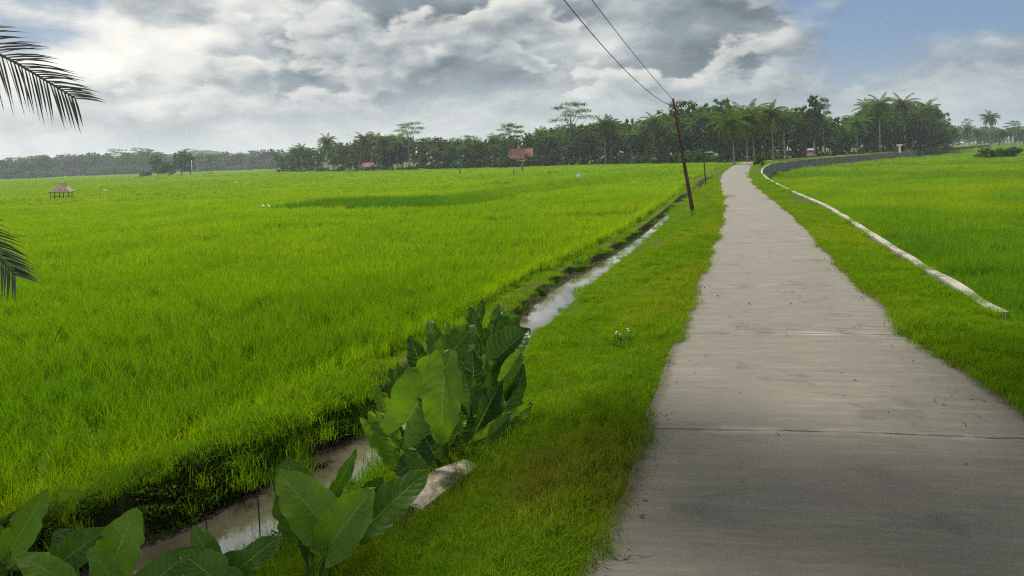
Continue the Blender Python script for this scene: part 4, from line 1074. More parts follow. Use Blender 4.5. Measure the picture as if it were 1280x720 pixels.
def hut():
    p = onz(77, 246.5, -.30); x, Y = float(p[0]), float(p[1]); s = Y / FPX
    t = thing('thatched_hut', 'small open thatched field hut on posts in the left rice field', 'hut', (x, Y, LEFT_Z), R(18))
    hw = 27 * s / 2; zt = float(aty(77, 230, Y)[2]) - LEFT_Z; ze = float(aty(77, 239.5, Y)[2]) - LEFT_Z
    dp = hw * .85
    for sx in (-.72, 0, .72):
        for sy in (-.7, .7):
            m = MB(); m.tube([(sx * hw, sy * dp, 0), (sx * hw * .99, sy * dp * .98, ze + .15)], [.055, .05], 7); m.build('post', M['wood'], t)
    m = MB(); m.box((0, 0, .75), (hw * 1.5, dp * 1.45, .06)); m.build('platform', M['wood'], t)
    m = MB(); g = np.random.default_rng(5)
    # layered thatch with a ragged lower edge
    n = 30; rows = []
    for zf, rf in ((0, 1.0), (.35, .70), (.7, .40), (1.0, .10)):
        ring = []
        for k in range(n):
            a = 2 * math.pi * k / n; c_, s_ = math.cos(a), math.sin(a); q = max(abs(c_), abs(s_))
            cx, cy = c_ / q, s_ / q
            ring.append((cx * hw * max(rf, .42 if zf == 1 else rf) * (1 + g.normal(0, .015)), cy * dp * rf, ze + (zt - ze) * zf + g.normal(0, .03)))
        rows.append(ring)
    V = np.array(rows).reshape(-1, 3); F = [(i*n+k, i*n+(k+1) % n, (i+1)*n+(k+1) % n, (i+1)*n+k) for i in range(3) for k in range(n)]
    F.append(tuple(3 * n + k for k in range(n))); m.add(V, F)
    low = V[:n].copy(); low[:, 2] -= .10; inner = low * np.array((.93, .93, 1)) + np.array((0, 0, .05))
    m.add(np.concatenate([V[:n], low, inner, V[:n] * np.array((.9, .9, 1)) + np.array((0, 0, .1))]), [(r*n+k, (r+1)*n+k, (r+1)*n+(k+1) % n, r*n+(k+1) % n) for r in range(3) for k in range(n)])
    m.build('roof', M['thatch'], t)
    m = MB(); m.tube([(-hw * .44, 0, zt + .02), (hw * .44, 0, zt + .02)], .07, 7); m.build('ridge_pole', M['wood'], t)
hut()

def vehicle():
    Y = 163.0; x = float(xat(1013.5, Y)); t = thing('auto_rickshaw', 'small faded pink three-wheeled taxi with cream top on the lane behind the wall', 'rickshaw', (x, Y, .02), R(-25))
    m = MB(); m.box((0, 0, .62), (1.36, 2.0, .62), bev=.08); m.box((0, .95, .62), (.9, .9, .5), taper=.8, bev=.08); m.build('body', M['pinkpaint'], t)
    m = MB(); m.box((0, -.05, 1.98), (1.44, 2.1, .34), taper=.88, bev=.08); m.build('canopy', M['cream'], t)
    for sx in (-1, 1):
        for sy in (-.9, .1, .85):
            q = MB(); q.tube([(sx * .64, sy, .9), (sx * .63, sy, 1.85)], .035, 6); q.build('pillar', M['darksteel'], t)
    q = MB(); q.box((0, -.97, 1.36), (1.2, .03, .82)); q.build('rear_curtain', M['pinkpaint'], t)
    q = MB(); q.box((0, -.99, 1.5), (.7, .03, .34)); q.build('rear_window', M['glassd'], t)
    q = MB(); q.box((0, .86, 1.40), (1.16, .03, .8)); q.build('windscreen', M['glassd'], t)
    for sx, sy in ((-.6, -.62), (.6, -.62), (0, 1.3)):
        q = MB(); q.tube([(sx - .07, sy, .25), (sx + .07, sy, .25)], .25, 14); wo = q.build('wheel', M['rubber'], t)
        q = MB(); q.tube([(sx - .08, sy, .25), (sx + .08, sy, .25)], .12, 10); q.build('rim', M['porcelain'], wo)
    for sx in (-.5, .5):
        q = MB(); q.box((sx, -1.01, .78), (.14, .05, .10), bev=.02); q.build('tail_lamp', M['redlamp'], t)
    q = MB(); q.box((0, -1.03, .45), (1.2, .06, .1), bev=.02); q.build('bumper', M['darksteel'], t)
vehicle()

# ------------------------------------------------------------------ poles and wires
def pole(px, py, tx_, ty_, label, r0, mat, cross):
    b = onz(px, py, -.02); Y = float(b[1]); b[2] = float(gz(np.array(b[0]), np.array(Y)))
    top = aty(tx_, ty_, Y) ; v = top - b
    t = thing('power_pole', label, 'power pole', b)
    q = np.linspace(0, 1, 9); m = MB(); m.tube(np.outer(q, v) - np.array((0, 0, .25)) * (1 - q)[:, None], r0 * (1 - .4 * q), 10, jit=.02); m.build('shaft', M[mat], t, True)
    m = MB(); m.tube([v * .93 + np.array((-.05, 0, 0)), v * .93 + np.array((.20, .02, .03))], .022, 6); m.build('bracket', M['darksteel'], t)
    m = MB(); c = v * .93 + np.array((.20, .02, .03)); m.tube([c, c + np.array((0, 0, .05)), c + np.array((0, 0, .09)), c + np.array((0, 0, .14))], [.05, .06, .035, .045], 10); m.build('insulator', M['porcelain'], t)
    if cross:
        m = MB(); c = v * .895 + np.array((-.07, -.04, 0)); m.tube([c + np.array((0, 0, -.05)), c, c + np.array((0, 0, .06))], [.04, .055, .035], 9); m.build('insulator', M['porcelain'], t)
        m = MB()
        for k in (.62, .64): m.tube([v * k + np.array((-.11, -.09, 0)), v * k + np.array((.11, -.09, 0)), v * k + np.array((.11, .1, 0)), v * k + np.array((-.11, .1, 0)), v * k + np.array((-.11, -.09, .001))], .012, 5)
        m.build('strap', M['darksteel'], t)
    return b, top
b1, t1 = pole(867, 259, 841, 123, 'tall rusty steel power pole leaning left beside the ditch', .105, 'rust', True)
b2, t2 = pole(882, 222, 877, 160, 'thin dark power pole further along the ditch, almost upright', .075, 'darksteel', False)
def wire(p0, label, via, end, name='overhead_wire'):
    """sagging cable from the pole towards the camera and over it"""
    P0 = np.array(p0); P1 = np.array(end); q = np.linspace(0, 1, 60)
    pts = P0 + np.outer(q, P1 - P0); pts[:, 2] -= via * 4 * q * (1 - q) * (1 - .0 * q)
    m = MB(); m.tube(pts, .012, 5); o = m.build(name, M['wire'], None, True); tag(o, label, 'wire')
e1 = aty(705, 0, 16.0); e2 = aty(740, 0, 20.0)
def through(p0, pm, Yend, sag):   # end point so that the cable passes pm
    p0, pm = np.array(p0), np.array(pm); f = (p0[1] - pm[1]) / (p0[1] - Yend)
    e = p0 + (pm + np.array((0, 0, sag * 4 * f * (1 - f))) - p0) / f; return e
w1 = t1 + (b1 - t1) * .075; w2 = t1 + (b1 - t1) * .01
wire(w1, 'thick sagging black overhead wire, the lower one from the leaning pole', 2.3, through(w1, e1, -12., 2.3))
wire(w2, 'thin black overhead wire, the upper one from the leaning pole', .9, through(w2, e2, -12., .9))

# ------------------------------------------------------------------ taro plants
def leaf_blade(L, W, g, fold=.22, droop=.25, wav=.03):
    nu, nv = 17, 13; u = np.linspace(0, 1, nu); v = np.linspace(-1, 1, nv)
    w_ = np.where(u < .3, .60 + .40 * np.sin(np.pi / 2 * np.minimum(u / .3, 1)), np.cos(np.pi / 2 * np.clip((u - .3) / .7, 0, 1) ** 1.25) ** .80)
    U, Vv = np.meshgrid(u, v, indexing='ij'); Wd = w_[:, None]
    ph = g.uniform(0, 6.28, 3)
    edge = 1 + .035 * np.sin(U * 34 + ph[0]) * np.abs(Vv) ** 3 + .03 * np.sin(U * 17 + ph[1]) * np.abs(Vv) ** 2
    for _ in range(g.integers(1, 4)):                       # torn places along the rim
        iu, sd = g.integers(4, nu - 3), g.integers(0, 2); cols = slice(nv - 2, nv) if sd else slice(0, 2); edge[iu, cols] *= g.uniform(.72, .92)
    x = Vv * Wd * W / 2 * edge
    y = U * L - .24 * L * np.sin(np.pi * .72 * np.abs(Vv)) * (1 - U) ** 2.2
    z = fold * np.abs(x) ** 1.15 - droop * L * U ** 2.2 + wav * L * np.sin(U * 15 + Vv * 2 + ph[2]) * np.abs(Vv) ** 2 + .018 * L * np.sin(U * 27 + ph[0]) * np.abs(Vv) ** 1.5
    x = x * (1 - .12 * fold)
    return np.stack([x, y, z], -1).reshape(-1, 3), grid_faces(nu, nv), np.stack([Vv, U], -1).reshape(-1, 2)

def taro(name, label, root, leaves, seed, mats=('taro', 'taro_pale', 'taro_dark')):
    """leaves: (base px, base py, tip px, tip py, width px, distance, tip distance offset, shade, facing)"""
    g = np.random.default_rng(seed); root = np.array(root, float)
    t = thing(name, label, 'taro plant', root)
    for (bx, by, tx_, ty_, wpx, Y, dY, sh, face) in leaves:
        b = aty(bx, by, Y); tp = aty(tx_, ty_, Y + dY); a = tp - b; L = np.linalg.norm(a); ay = a / L
        view = np.array((0, 0, CAMH)) - b; view /= np.linalg.norm(view)
        nrm = view + np.array((face, 0, .35)); nrm = nrm - ay * (nrm @ ay); nrm /= np.linalg.norm(nrm)
        ax = np.cross(ay, nrm); W = .92 * wpx * Y / FPX
        V, F, uv = leaf_blade(L * 1.04, W * 1.12, g, g.uniform(.15, .55), g.uniform(.08, .30), g.uniform(.018, .045))
        V = V @ np.stack([ax, ay, nrm]) + (b - root)
        lo = mesh_obj('leaf', V, F, M[mats[sh]], t, uv=uv)
        mid = (b - root) * .55 + np.array((g.normal(0, .05), g.normal(0, .05), .05)); mid[2] = max(mid[2], .1)
        q = np.linspace(0, 1, 9)[:, None]; r0 = np.array((g.normal(0, .06), g.normal(0, .06), -.05)); bb = (b - root) + ay * L * .02
        c1 = r0 * .5 + (b - root) * .5 * np.array((.5, .5, 1.05)); pts = (1 - q) ** 2 * r0 + 2 * q * (1 - q) * c1 + q ** 2 * bb
        m = MB(); m.tube(pts, np.linspace(.028, .010, 9) * min(1.2, .5 + L), 7); m.build('stalk', M['stalk'], lo, True)
    return t
def root_at(px, Y, dz=0.0):
    x = float(xat(px, Y, -.8)); return (x, Y, max(float(gz(np.array(x), np.array(Y))), WATER_Z - .15) + dz)
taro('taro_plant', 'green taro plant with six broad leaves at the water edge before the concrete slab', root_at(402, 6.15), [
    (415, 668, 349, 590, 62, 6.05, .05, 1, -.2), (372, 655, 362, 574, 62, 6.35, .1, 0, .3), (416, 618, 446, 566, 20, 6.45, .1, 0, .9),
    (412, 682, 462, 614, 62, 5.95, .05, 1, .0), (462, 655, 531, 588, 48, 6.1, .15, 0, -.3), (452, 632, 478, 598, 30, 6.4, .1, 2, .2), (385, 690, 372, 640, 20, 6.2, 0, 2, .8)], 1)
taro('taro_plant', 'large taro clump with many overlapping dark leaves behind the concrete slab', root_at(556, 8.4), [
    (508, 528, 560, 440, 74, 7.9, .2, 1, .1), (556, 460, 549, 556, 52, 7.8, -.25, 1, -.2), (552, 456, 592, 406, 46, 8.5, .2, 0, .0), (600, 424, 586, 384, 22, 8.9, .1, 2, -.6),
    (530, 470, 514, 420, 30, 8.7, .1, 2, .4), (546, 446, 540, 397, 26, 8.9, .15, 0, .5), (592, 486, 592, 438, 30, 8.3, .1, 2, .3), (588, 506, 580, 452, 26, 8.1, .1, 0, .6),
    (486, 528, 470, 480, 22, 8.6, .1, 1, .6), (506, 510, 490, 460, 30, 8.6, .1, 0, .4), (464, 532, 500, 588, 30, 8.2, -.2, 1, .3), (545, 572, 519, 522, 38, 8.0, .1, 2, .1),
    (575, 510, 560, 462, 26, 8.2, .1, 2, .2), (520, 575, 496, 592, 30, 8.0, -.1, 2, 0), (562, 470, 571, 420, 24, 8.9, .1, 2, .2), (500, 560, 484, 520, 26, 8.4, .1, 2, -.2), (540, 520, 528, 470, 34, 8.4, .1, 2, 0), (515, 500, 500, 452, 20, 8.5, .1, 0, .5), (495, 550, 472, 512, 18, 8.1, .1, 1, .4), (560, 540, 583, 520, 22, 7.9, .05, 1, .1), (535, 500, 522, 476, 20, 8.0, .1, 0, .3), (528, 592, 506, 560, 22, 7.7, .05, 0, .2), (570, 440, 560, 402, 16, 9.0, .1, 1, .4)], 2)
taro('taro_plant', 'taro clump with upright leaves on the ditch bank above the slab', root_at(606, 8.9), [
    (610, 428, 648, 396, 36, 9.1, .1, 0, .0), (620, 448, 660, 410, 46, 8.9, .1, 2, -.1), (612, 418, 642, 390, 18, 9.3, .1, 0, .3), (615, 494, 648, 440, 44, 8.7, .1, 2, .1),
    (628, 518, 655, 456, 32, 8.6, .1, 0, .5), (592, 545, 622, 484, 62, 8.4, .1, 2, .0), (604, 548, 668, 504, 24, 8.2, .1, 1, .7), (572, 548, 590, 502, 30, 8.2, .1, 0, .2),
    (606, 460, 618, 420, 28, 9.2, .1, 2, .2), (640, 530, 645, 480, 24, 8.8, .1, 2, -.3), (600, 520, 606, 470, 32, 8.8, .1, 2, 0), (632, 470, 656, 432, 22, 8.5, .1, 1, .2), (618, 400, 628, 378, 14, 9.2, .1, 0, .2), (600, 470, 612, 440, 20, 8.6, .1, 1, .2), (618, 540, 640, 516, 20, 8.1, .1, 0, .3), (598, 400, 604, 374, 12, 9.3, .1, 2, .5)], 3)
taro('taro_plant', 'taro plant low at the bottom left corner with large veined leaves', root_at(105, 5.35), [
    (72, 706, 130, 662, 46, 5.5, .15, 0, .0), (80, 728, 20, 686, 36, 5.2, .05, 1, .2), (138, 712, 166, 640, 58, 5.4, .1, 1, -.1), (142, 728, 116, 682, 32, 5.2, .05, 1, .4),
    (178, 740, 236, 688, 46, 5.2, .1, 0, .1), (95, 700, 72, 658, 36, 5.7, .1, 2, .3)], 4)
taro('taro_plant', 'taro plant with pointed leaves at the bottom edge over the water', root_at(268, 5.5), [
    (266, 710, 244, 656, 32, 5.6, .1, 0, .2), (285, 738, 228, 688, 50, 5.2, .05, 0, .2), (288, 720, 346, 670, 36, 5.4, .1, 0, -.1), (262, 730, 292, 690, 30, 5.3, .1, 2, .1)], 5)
taro('taro_plant', 'taro plant with a single raised leaf at the left edge of the bank', root_at(2, 5.9), [(12, 690, 54, 618, 40, 5.9, .1, 1, .1), (5, 705, -30, 650, 40, 5.9, .1, 0, .1)], 6)

# ------------------------------------------------------------------ the near coconut palm whose frond ends hang into view
def near_palm():
    x, Y = -6.6, 5.4
    z = float(gz(np.array(x), np.array(Y)))
    t = thing('coconut_palm', 'close coconut palm whose dark frond tips hang in at the left edge', 'palm tree', (x, Y, z)); g = np.random.default_rng(77)
    H = 4.55; q = np.linspace(0, 1, 12); m = MB(); pts = np.c_[.15 * q ** 2, .0 * q, q * H]
    m.tube(pts, .17 * (1 - .3 * q) + .08 * np.exp(-q * 12) + .006 * np.sin(q * 120), 12); m.build('trunk', M['bark'], t, True); top = pts[-1]
    def fr(az, el, L, droop, ll=.75, nl=46, hang=.25):
        V, F = [], []; frond_geo(V, F, top, az, el, L, droop, nl, ll, .034, g, hang=hang, vfold=.18)
        mesh_obj('frond', np.concatenate(V), np.concatenate(F), M['palm_near'], t)
    def fine(line, ll, side, nl=76, lw=.015, hang=.12):
        """a frond along a given line, its leaflets spread to both sides"""
        line = np.array(line) - np.array((x, Y, z)); q = np.linspace(0, 1, nl)
        k = np.linspace(0, 1, len(line)); c = np.stack([np.interp(q, k, line[:, i]) for i in range(3)], -1)
        for _ in range(14): c[1:-1] = (c[:-2] + 2 * c[1:-1] + c[2:]) / 4
        T = np.gradient(c, axis=0); T /= np.linalg.norm(T, axis=1)[:, None]
        m = MB(); m.tube(c, .020 * (1 - .85 * q) + .003, 6); V, F = [], []
        sd = np.array(side, float)
        for i in range(4, nl):
            s0 = sd - T[i] * (sd @ T[i]); s0 /= np.linalg.norm(s0); nn = np.cross(T[i], s0)
            for sg in (-1, 1):
                le = ll * (.35 + .65 * math.sin(math.pi * min(1, .25 + .72 * q[i])) ** .8) * g.uniform(.82, 1.1)
                fwd = .55 + .9 * q[i] + g.normal(0, .10)
                d = s0 * sg + T[i] * fwd + nn * g.normal(0, .22); d /= np.linalg.norm(d)
                wv = np.cross(d, nn + s0 * g.normal(0, .5)); wv /= np.linalg.norm(wv); wv *= lw * .5
                n0 = len(V)
                for f, wd in ((0, .6), (.3, 1), (.65, .8), (1, .06)):
                    pt = c[i] + d * le * f + np.array((0, 0, -hang * le * f * f * 1.6)); V += [pt - wv * wd, pt + wv * wd]
                F += [(n0 + 2*r, n0 + 2*r + 1, n0 + 2*r + 3, n0 + 2*r + 2) for r in range(3)]
        m.add(V, F); m.build('frond', M['palm_near'], t, True)
    tp = np.array((x, Y, z)) + top
    fine([tp, (-5.2, Y, 4.12), (-4.4, Y, 3.98), (-3.75, Y, 3.68), (-3.26, Y, 3.36)], .50, (.25, .35, 1.0))   # the upper one in view
    fine([tp, (-5.4, Y, 3.6), (-4.6, Y, 3.0), (-4.05, Y, 2.40), (-3.76, Y, 2.05)], .42, (.3, .45, .9))           # the lower one in view
    for az in (105, 130, 155, 180, 205, 230, 255, 275): fr(R(az + g.uniform(-8, 8)), R(g.uniform(15, 60)), 3.4, R(80), .7, 30)
    fr(R(120), R(75), 2.6, R(40), .6, 30)
near_palm()

# ------------------------------------------------------------------ unseen tree added out of view so that its crown shades the foreground
def added_shade_tree():
    g = np.random.default_rng(91); t = thing('added_shade_tree', 'added unseen tree over the near end of the lane that shades the foreground', 'tree', (7.6, -3.0, -.05)); m = MB(); q = np.linspace(0, 1, 10)
    m.tube(np.c_[-1.2 * q ** 2, 1.6 * q ** 2, 7.6 * q], .42 * (1 - .45 * q) + .25 * np.exp(-q * 10), 12)
    lobes = []; top = np.array((-1.2, 1.6, 7.4))
    for cx, cy in [(a + g.uniform(-.9, .9), b_ + g.uniform(-.9, .9)) for a in np.arange(-16, 7, 2.9) for b_ in np.arange(-3, 20, 2.9)]:
        if cy > 12.5 and g.random() < (cy - 12) / 9: continue
        c = np.array((cx, cy, 10.4 + g.uniform(-.6, 1.8))); lobes.append((c, g.uniform(1.7, 2.7)))
        mid = (top + c) / 2 + np.array((0, 0, -.5)); m.tube([top, mid, c], [.16, .09, .03], 6)
    m.build('trunk', M['bark'], t, True); V, F = leaf_mass(lobes, 56000, .40, g, .45); mesh_obj('crown', V, F, M['crown'], t)
added_shade_tree()

# ------------------------------------------------------------------ small things
def slab():
    p = aty(550, 575, 7.3); t = MB(); x, Y = float(p[0]), 7.35
    z = float(gz(np.array(x), np.array(Y)))
    g = np.random.default_rng(3); n = 7
    c = np.array([(-.34, -.42), (-.10, -.46), (.12, -.10), (.36, .36), (.20, .48), (-.10, .20), (-.30, -.15)])
    tilt = np.array((-.10, -.10)); top = np.c_[c, .10 + c @ tilt + g.normal(0, .008, n)]; bot = np.c_[c * 1.03, np.full(n, -.35)]; inn = np.c_[c * .95, top[:, 2] + .015]
    t.add(np.concatenate([bot, top, inn]), [tuple(range(14, 21))] + [(r*7+k, r*7+(k+1) % 7, (r+1)*7+(k+1) % 7, (r+1)*7+k) for r in (0, 1) for k in range(n)])
    o = t.build('concrete_slab', M['slab']); o.location = (x, Y, z + .03); o.scale = (1.0, 1.45, 1.0); tag(o, 'broken pale concrete slab in the bank below the big taro clump', 'concrete slab')
slab()
def dead_leaf(px, py, z, label, s, name='fallen_leaf'):
    p = onz(px, py, z); p[2] = float(gz(p[0], p[1])) + .08; g = np.random.default_rng(9); V, F, uv = leaf_blade(s, s * .6, g, .5, .1, .05)
    o = mesh_obj(name, V, F, M['stone']); o.location = [float(k) for k in p]; o.location.z += .05; o.rotation_euler = (.3, .2, R(-100)); tag(o, label, 'leaf')
dead_leaf(440, 502, -.50, 'orange fallen leaf on the bund edge above the ditch', .17)
def snag():
    p = onz(396, 583, WATER_Z); m = MB(); g = np.random.default_rng(4)
    for k in range(7):
        a = g.uniform(0, 6.28); m.tube([(g.normal(0, .04), g.normal(0, .04), -.02), (.07 * math.cos(a), .07 * math.sin(a), .05 + .04 * g.random()), (.14 * math.cos(a + .5), .14 * math.sin(a + .5), .01)], [.014, .010, .004], 5)
    m.ball((.02, 0, .02), (.08, .05, .035)); o = m.build('driftwood', M['shrimp'], None, True); o.location = [float(k) for k in p]; tag(o, 'dark twiggy snag lying in the muddy ditch water', 'driftwood')
snag()
def stick(px, py, tx_, ty_, label, r=.008):
    b = onz(px, py, WATER_Z); tp = aty(tx_, ty_, b[1] + .05); m = MB(); v = tp - b
    m.tube([(0, 0, -.2), v * .5 + np.array((.01, 0, 0)), v], [r, r * .8, r * .5], 6); o = m.build('stick', M['shrimp']); o.location = [float(k) for k in b]; tag(o, label, 'stick')
stick(326, 678, 318, 590, 'thin dark stick standing in the ditch water left of the taro')
stick(258, 672, 256, 640, 'short stick in the ditch water above the bottom taro leaves')
def tuft_thing(px, Y, label, n, h, seed, mat='grass', name='grass_tuft', wid=.012):
    x = float(xat(px, Y, -.8)); z = max(float(gz(np.array(x), np.array(Y))), WATER_Z - .05)
    o = blades(name, n, .16, (h * .5, h), wid, .5, M[mat], 5, 4, seed, .03); COL.objects.link(o); o.location = (x, Y, z); tag(o, label, 'grass tuft')
tuft_thing(352, 5.75, 'long-bladed grass tuft at the water edge left of the taro stalks', 34, .55, 61)
tuft_thing(470, 7.0, 'tall grass tuft between the small taro and the slab', 40, .40, 62)
tuft_thing(795, 11.4, 'rank grass tuft on the verge beside the white flowers', 80, .30, 63)
for k, (dx_, dy_, h_) in enumerate(((0, -.25, .26), (.18, .05, .34), (-.15, -.1, .2), (.3, -.2, .3))):
    yk = WALL_Y0 + dy_ - .1; o = blades('grass_tuft', 60, .22, (h_ * .5, h_), .010, .5, M['grass'], 4, 5, 640 + k, .04); COL.objects.link(o)
    xk = float(W_(yk)) + .1 + dx_; o.location = (xk, yk, float(gz(np.array(xk), np.array(yk)))); tag(o, 'rank grass grown up around the near end of the stone wall', 'grass tuft', 'grass tufts at the end of the stone wall')
def flowers():
    p = onz(778, 426, -.12); x, Y = float(p[0]), float(p[1]); z = float(gz(np.array(x), np.array(Y)))
    t = thing('wildflower', 'small weed with white flower heads on the road verge', 'wildflower', (x, Y, z)); g = np.random.default_rng(6)
    m = MB(); heads = []
    for k in range(6):
        a = g.uniform(0, 6.28); h = (.10 * math.cos(a), .10 * math.sin(a), .22 + .1 * g.random()); heads.append(h); m.tube([(0, 0, 0), (h[0] * .4, h[1] * .4, h[2] * .6), h], [.006, .005, .003], 5)
    m.build('stems', M['stalk'], t)
    for h in heads:
        q = MB(); q.ball(h, (.018, .018, .012), 8, 5); q.build('flower_head', M['petal'], t)
    V, F = quads(np.c_[g.normal(0, .10, (90, 2)), g.uniform(.02, .2, 90)], .06, g, .5); mesh_obj('leaves', V, F, M['weed'], t)
flowers()
def litter():
    g = np.random.default_rng(15); Yl = 3 + 27 * g.random(300) ** 1.3; f = feats(Yl); u = g.random(300); side = g.random(300) < .5
    x = np.where(u < .7, np.where(side, f[4] + np.abs(g.normal(0, .22, 300)), f[5] - np.abs(g.normal(0, .28, 300))), f[4] + (f[5] - f[4]) * g.random(300))
    V, F = quads(np.c_[x, Yl, np.full(300, .030)], .055, g, 2.5, .5)
    o = mesh_obj('leaf_litter', V, F, M['litter']); tag(o, 'dry brown leaf litter blown along the lane edges', kind='stuff')
litter()
def egret(px, py, label, s=1.0, rz=0.0):
    p = onz(px, py, -.42); t = thing('egret', label, 'egret', (p[0], p[1], LEFT_Z), rz); m = MB()
    q = np.linspace(0, 1, 9)
    body = np.c_[-.28 + .5 * q, 0 * q, .78 + .10 * q]; m.tube(body, np.array((.01, .06, .10, .13, .14, .13, .10, .07, .05)), 9)
    m.tube([(.18, 0, .88), (.30, 0, 1.0), (.26, 0, 1.14), (.30, 0, 1.24), (.36, 0, 1.25)], [.06, .042, .032, .032, .036], 8); m.build('body', M['feather'], t, True)
    m = MB(); m.tube([(.38, 0, 1.25), (.52, 0, 1.22)], [.018, .003], 6); m.build('bill', M['cream'], t)
    for sy in (-.05, .05):
        m = MB(); m.tube([(0, sy, .76), (-.05, sy, .40), (.02, sy, 0)], [.016, .012, .012], 5); m.build('leg', M['dark'], t)
    t.scale = (s, s, s)
egret(131, 239, 'white egret standing in the rice right of the thatched hut', .75, R(200))
egret(295, 230, 'white egret far out in the left field, farthest of the egrets', .9, R(20))
egret(329, 256, 'white egret left of the tip of the dark green plot', .5, R(160))
egret(336, 256.5, 'white egret close beside another near the tip of the dark green plot', .5, R(130))
def flag(px, py, topy, label, Wpx, name='scarecrow_flag'):
    b = onz(px, py, -.5); Y = float(b[1]); s = Y / FPX; H = float(aty(px, topy, Y)[2]) - LEFT_Z
    t = thing(name, label, 'field flag', (b[0], Y, LEFT_Z)); m = MB(); m.tube([(0, 0, 0), (.02, 0, H)], [.025, .02], 6); m.build('stake', M['wood'], t)
    w_ = Wpx * s; hz = 9 * s; n = 9; rows = []
    for k in range(n):
        f = k / (n - 1); wd = w_ / 2 * (.15 + .85 * min(f * 1.3, 1)); rows.append([(.02 + wd * c, .05 * math.sin(c * 4 + k), H - f * hz - .12 * (1 - abs(c)) * f) for c in np.linspace(-1, 1, 7)])
    V = np.array(rows).reshape(-1, 3); V2 = V + np.array((0, .02, 0)); F = grid_faces(n, 7)
    m = MB(); m.add(np.concatenate([V, V2]), np.concatenate([F, F[:, ::-1] + n * 7])); m.build('cloth', M['white'], t, True)
flag(723, 224, 213, 'white cloth scarecrow on a stake in the left field', 5.5)
def post(px, Y, h, r, label, mat, name='wooden_post', cat='post', z=None):
    x = float(xat(px, Y)); zz_ = float(gz(np.array(x), np.array(float(Y)))); m = MB(); m.tube([(0, 0, -.2), (.01, 0, h * .5), (.03, .0, h)], [r, r * .95, r * .85], 8)
    m.ball((.03, 0, h), r * .9, 8, 5); o = m.build(name, M[mat], None, True); o.location = (x, Y, zz_); tag(o, label, cat)
post(240, 335, 7.5, .16, 'tall white post in front of the dense tree in the left field', 'white')
post(642, float(onz(642, 221, -.9)[1]), 1.5, .13, 'short dark stake in the left field, left of a second one', 'wood')
post(653, float(onz(653, 216, -.9)[1]), 2.0, .18, 'dark stake in the left field just below the red tiled house', 'wood')
post(575, float(onz(575, 220, -.9)[1]), 1.6, .14, 'dark stake in the middle of the left field', 'wood')
post(813, float(onz(813, 203, -.9)[1]), 3.0, .12, 'weathered stake at the field edge left of the leaning pole', 'wood')
def white_figure():
    Y = 205.0; x = float(xat(1124.5, Y)); t = thing('shrine_post', 'small white roadside post with wide top behind the wall end', 'roadside post', (x, Y, -.05))
    m = MB(); m.box((0, 0, 1.0), (.5, .5, 2.1), taper=.85, bev=.05); m.build('shaft', M['white'], t); m = MB(); m.box((0, 0, 2.15), (1.5, .9, .3), taper=.7, bev=.06); m.build('cap', M['white'], t)
white_figure()
def shed():
    Y = 188.0; x = float(xat(886, Y)); t = thing('roadside_shed', 'small open stall with white sheet roof behind the second power pole', 'stall', (x, Y, -.1), R(10))
    for sx in (-1, 1):
        for sy in (-1, 1):
            m = MB(); m.box((sx * .9, sy * .8, 1.0), (.1, .1, 2.0)); m.build('post', M['wood'], t)
    m = MB(); m.box((0, 0, 2.15), (2.6, 2.2, .10), bev=.02); m.box((0, 0, 2.28), (1.8, 2.2, .16), taper=.6); m.build('roof', M['white'], t)
    m = MB(); m.box((0, .2, .75), (1.7, .7, .06)); m.build('counter', M['wood'], t)
shed()
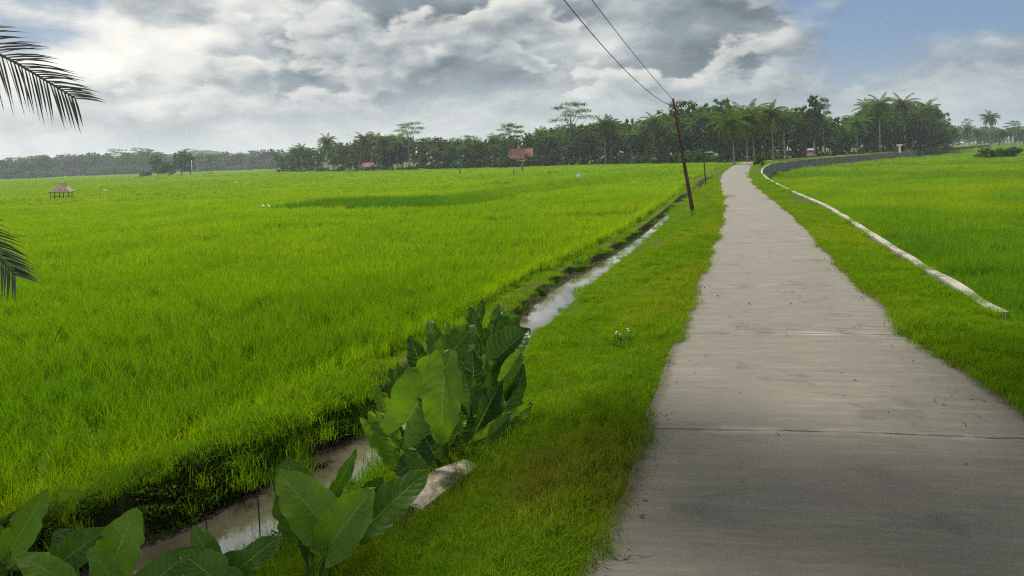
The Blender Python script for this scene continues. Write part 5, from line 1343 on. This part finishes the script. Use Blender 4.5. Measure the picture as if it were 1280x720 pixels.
for px, Y, hh_ in ((633, 227, 4.6), (640, 226, 3.2), (646, 226, 2.4), (652, 225, 2.3), (658, 226, 2.6), (664, 227, 4.2), (671, 226, 5.0), (452, 250, 2.4), (466, 251, 2.0)):
    plant('bush', px, Y, None, LAB['bush'], G1 + ', bushes', height=hh_, wide=1.2)
plant('broad', 674, 230, 172, 'dark leafy tree shading the right end of the red tiled house', v=3)
plant('broad', 630, 229, 176, 'dark leafy tree shading the left end of the red tiled house', v=3)
def low_wall():
    m = MB(); pts = [(938, 232), (962, 230), (985, 226), (1007, 222)]
    t = MB()
    P_ = [np.array((float(xat(a, Y)), Y)) for a, Y in pts]
    for a, b in zip(P_[:-1], P_[1:]):
        c = (a + b) / 2; d = b - a; t.box((c[0] - P_[0][0], c[1] - P_[0][1], .75), (np.linalg.norm(d) + .05, .25, 1.6), math.atan2(d[1], d[0]))
    o = t.build('low_garden_wall', M['cap']); o.location = (P_[0][0], P_[0][1], 0); tag(o, 'low pale wall glimpsed behind the palms left of the vehicle', 'wall')
low_wall()
def compost():
    Y = 236.0; x = float(xat(474, Y)); g = np.random.default_rng(8); lob = [((k * .9 - 1.4, 0, .5 + .25 * (k % 2)), .9) for k in range(4)]
    V, F = leaf_mass(lob, 900, .5, g, .7); V[:, 2] = np.maximum(V[:, 2], 0); o = mesh_obj('straw_heap', V, F, M['palm_dry']); o.location = (x, Y, LEFT_Z); tag(o, 'brown heap of straw at the field edge right of the small red roof', 'straw heap')
compost()

for p in sum(PROTO.values(), []):
    if p.name not in used:
        for ch in list(p.children): bpy.data.objects.remove(ch)
        bpy.data.objects.remove(p)

# ------------------------------------------------------------------ the hazy air
def make_haze():
    m = MB(); m.box((0, 0, 0), (1, 1, 1)); mt, n = mat_new('hazy_air')
    v = n.n('ShaderNodeVolumePrincipled', inp={'Color': (.80, .91, 1.0, 1), 'Density': .00023, 'Anisotropy': .25})
    o_ = n.n('ShaderNodeOutputMaterial'); n.link(v.outputs[0], o_.inputs['Volume'])
    o = m.build('haze', mt); o.scale = (3000, 1500, 34.5); o.location = (-300, 640, 34.5 / 2 - 3.2); tag(o, 'thin bluish haze over the fields', kind='stuff')
    try: mt.cycles.homogeneous_volume = True
    except Exception: pass
make_haze()
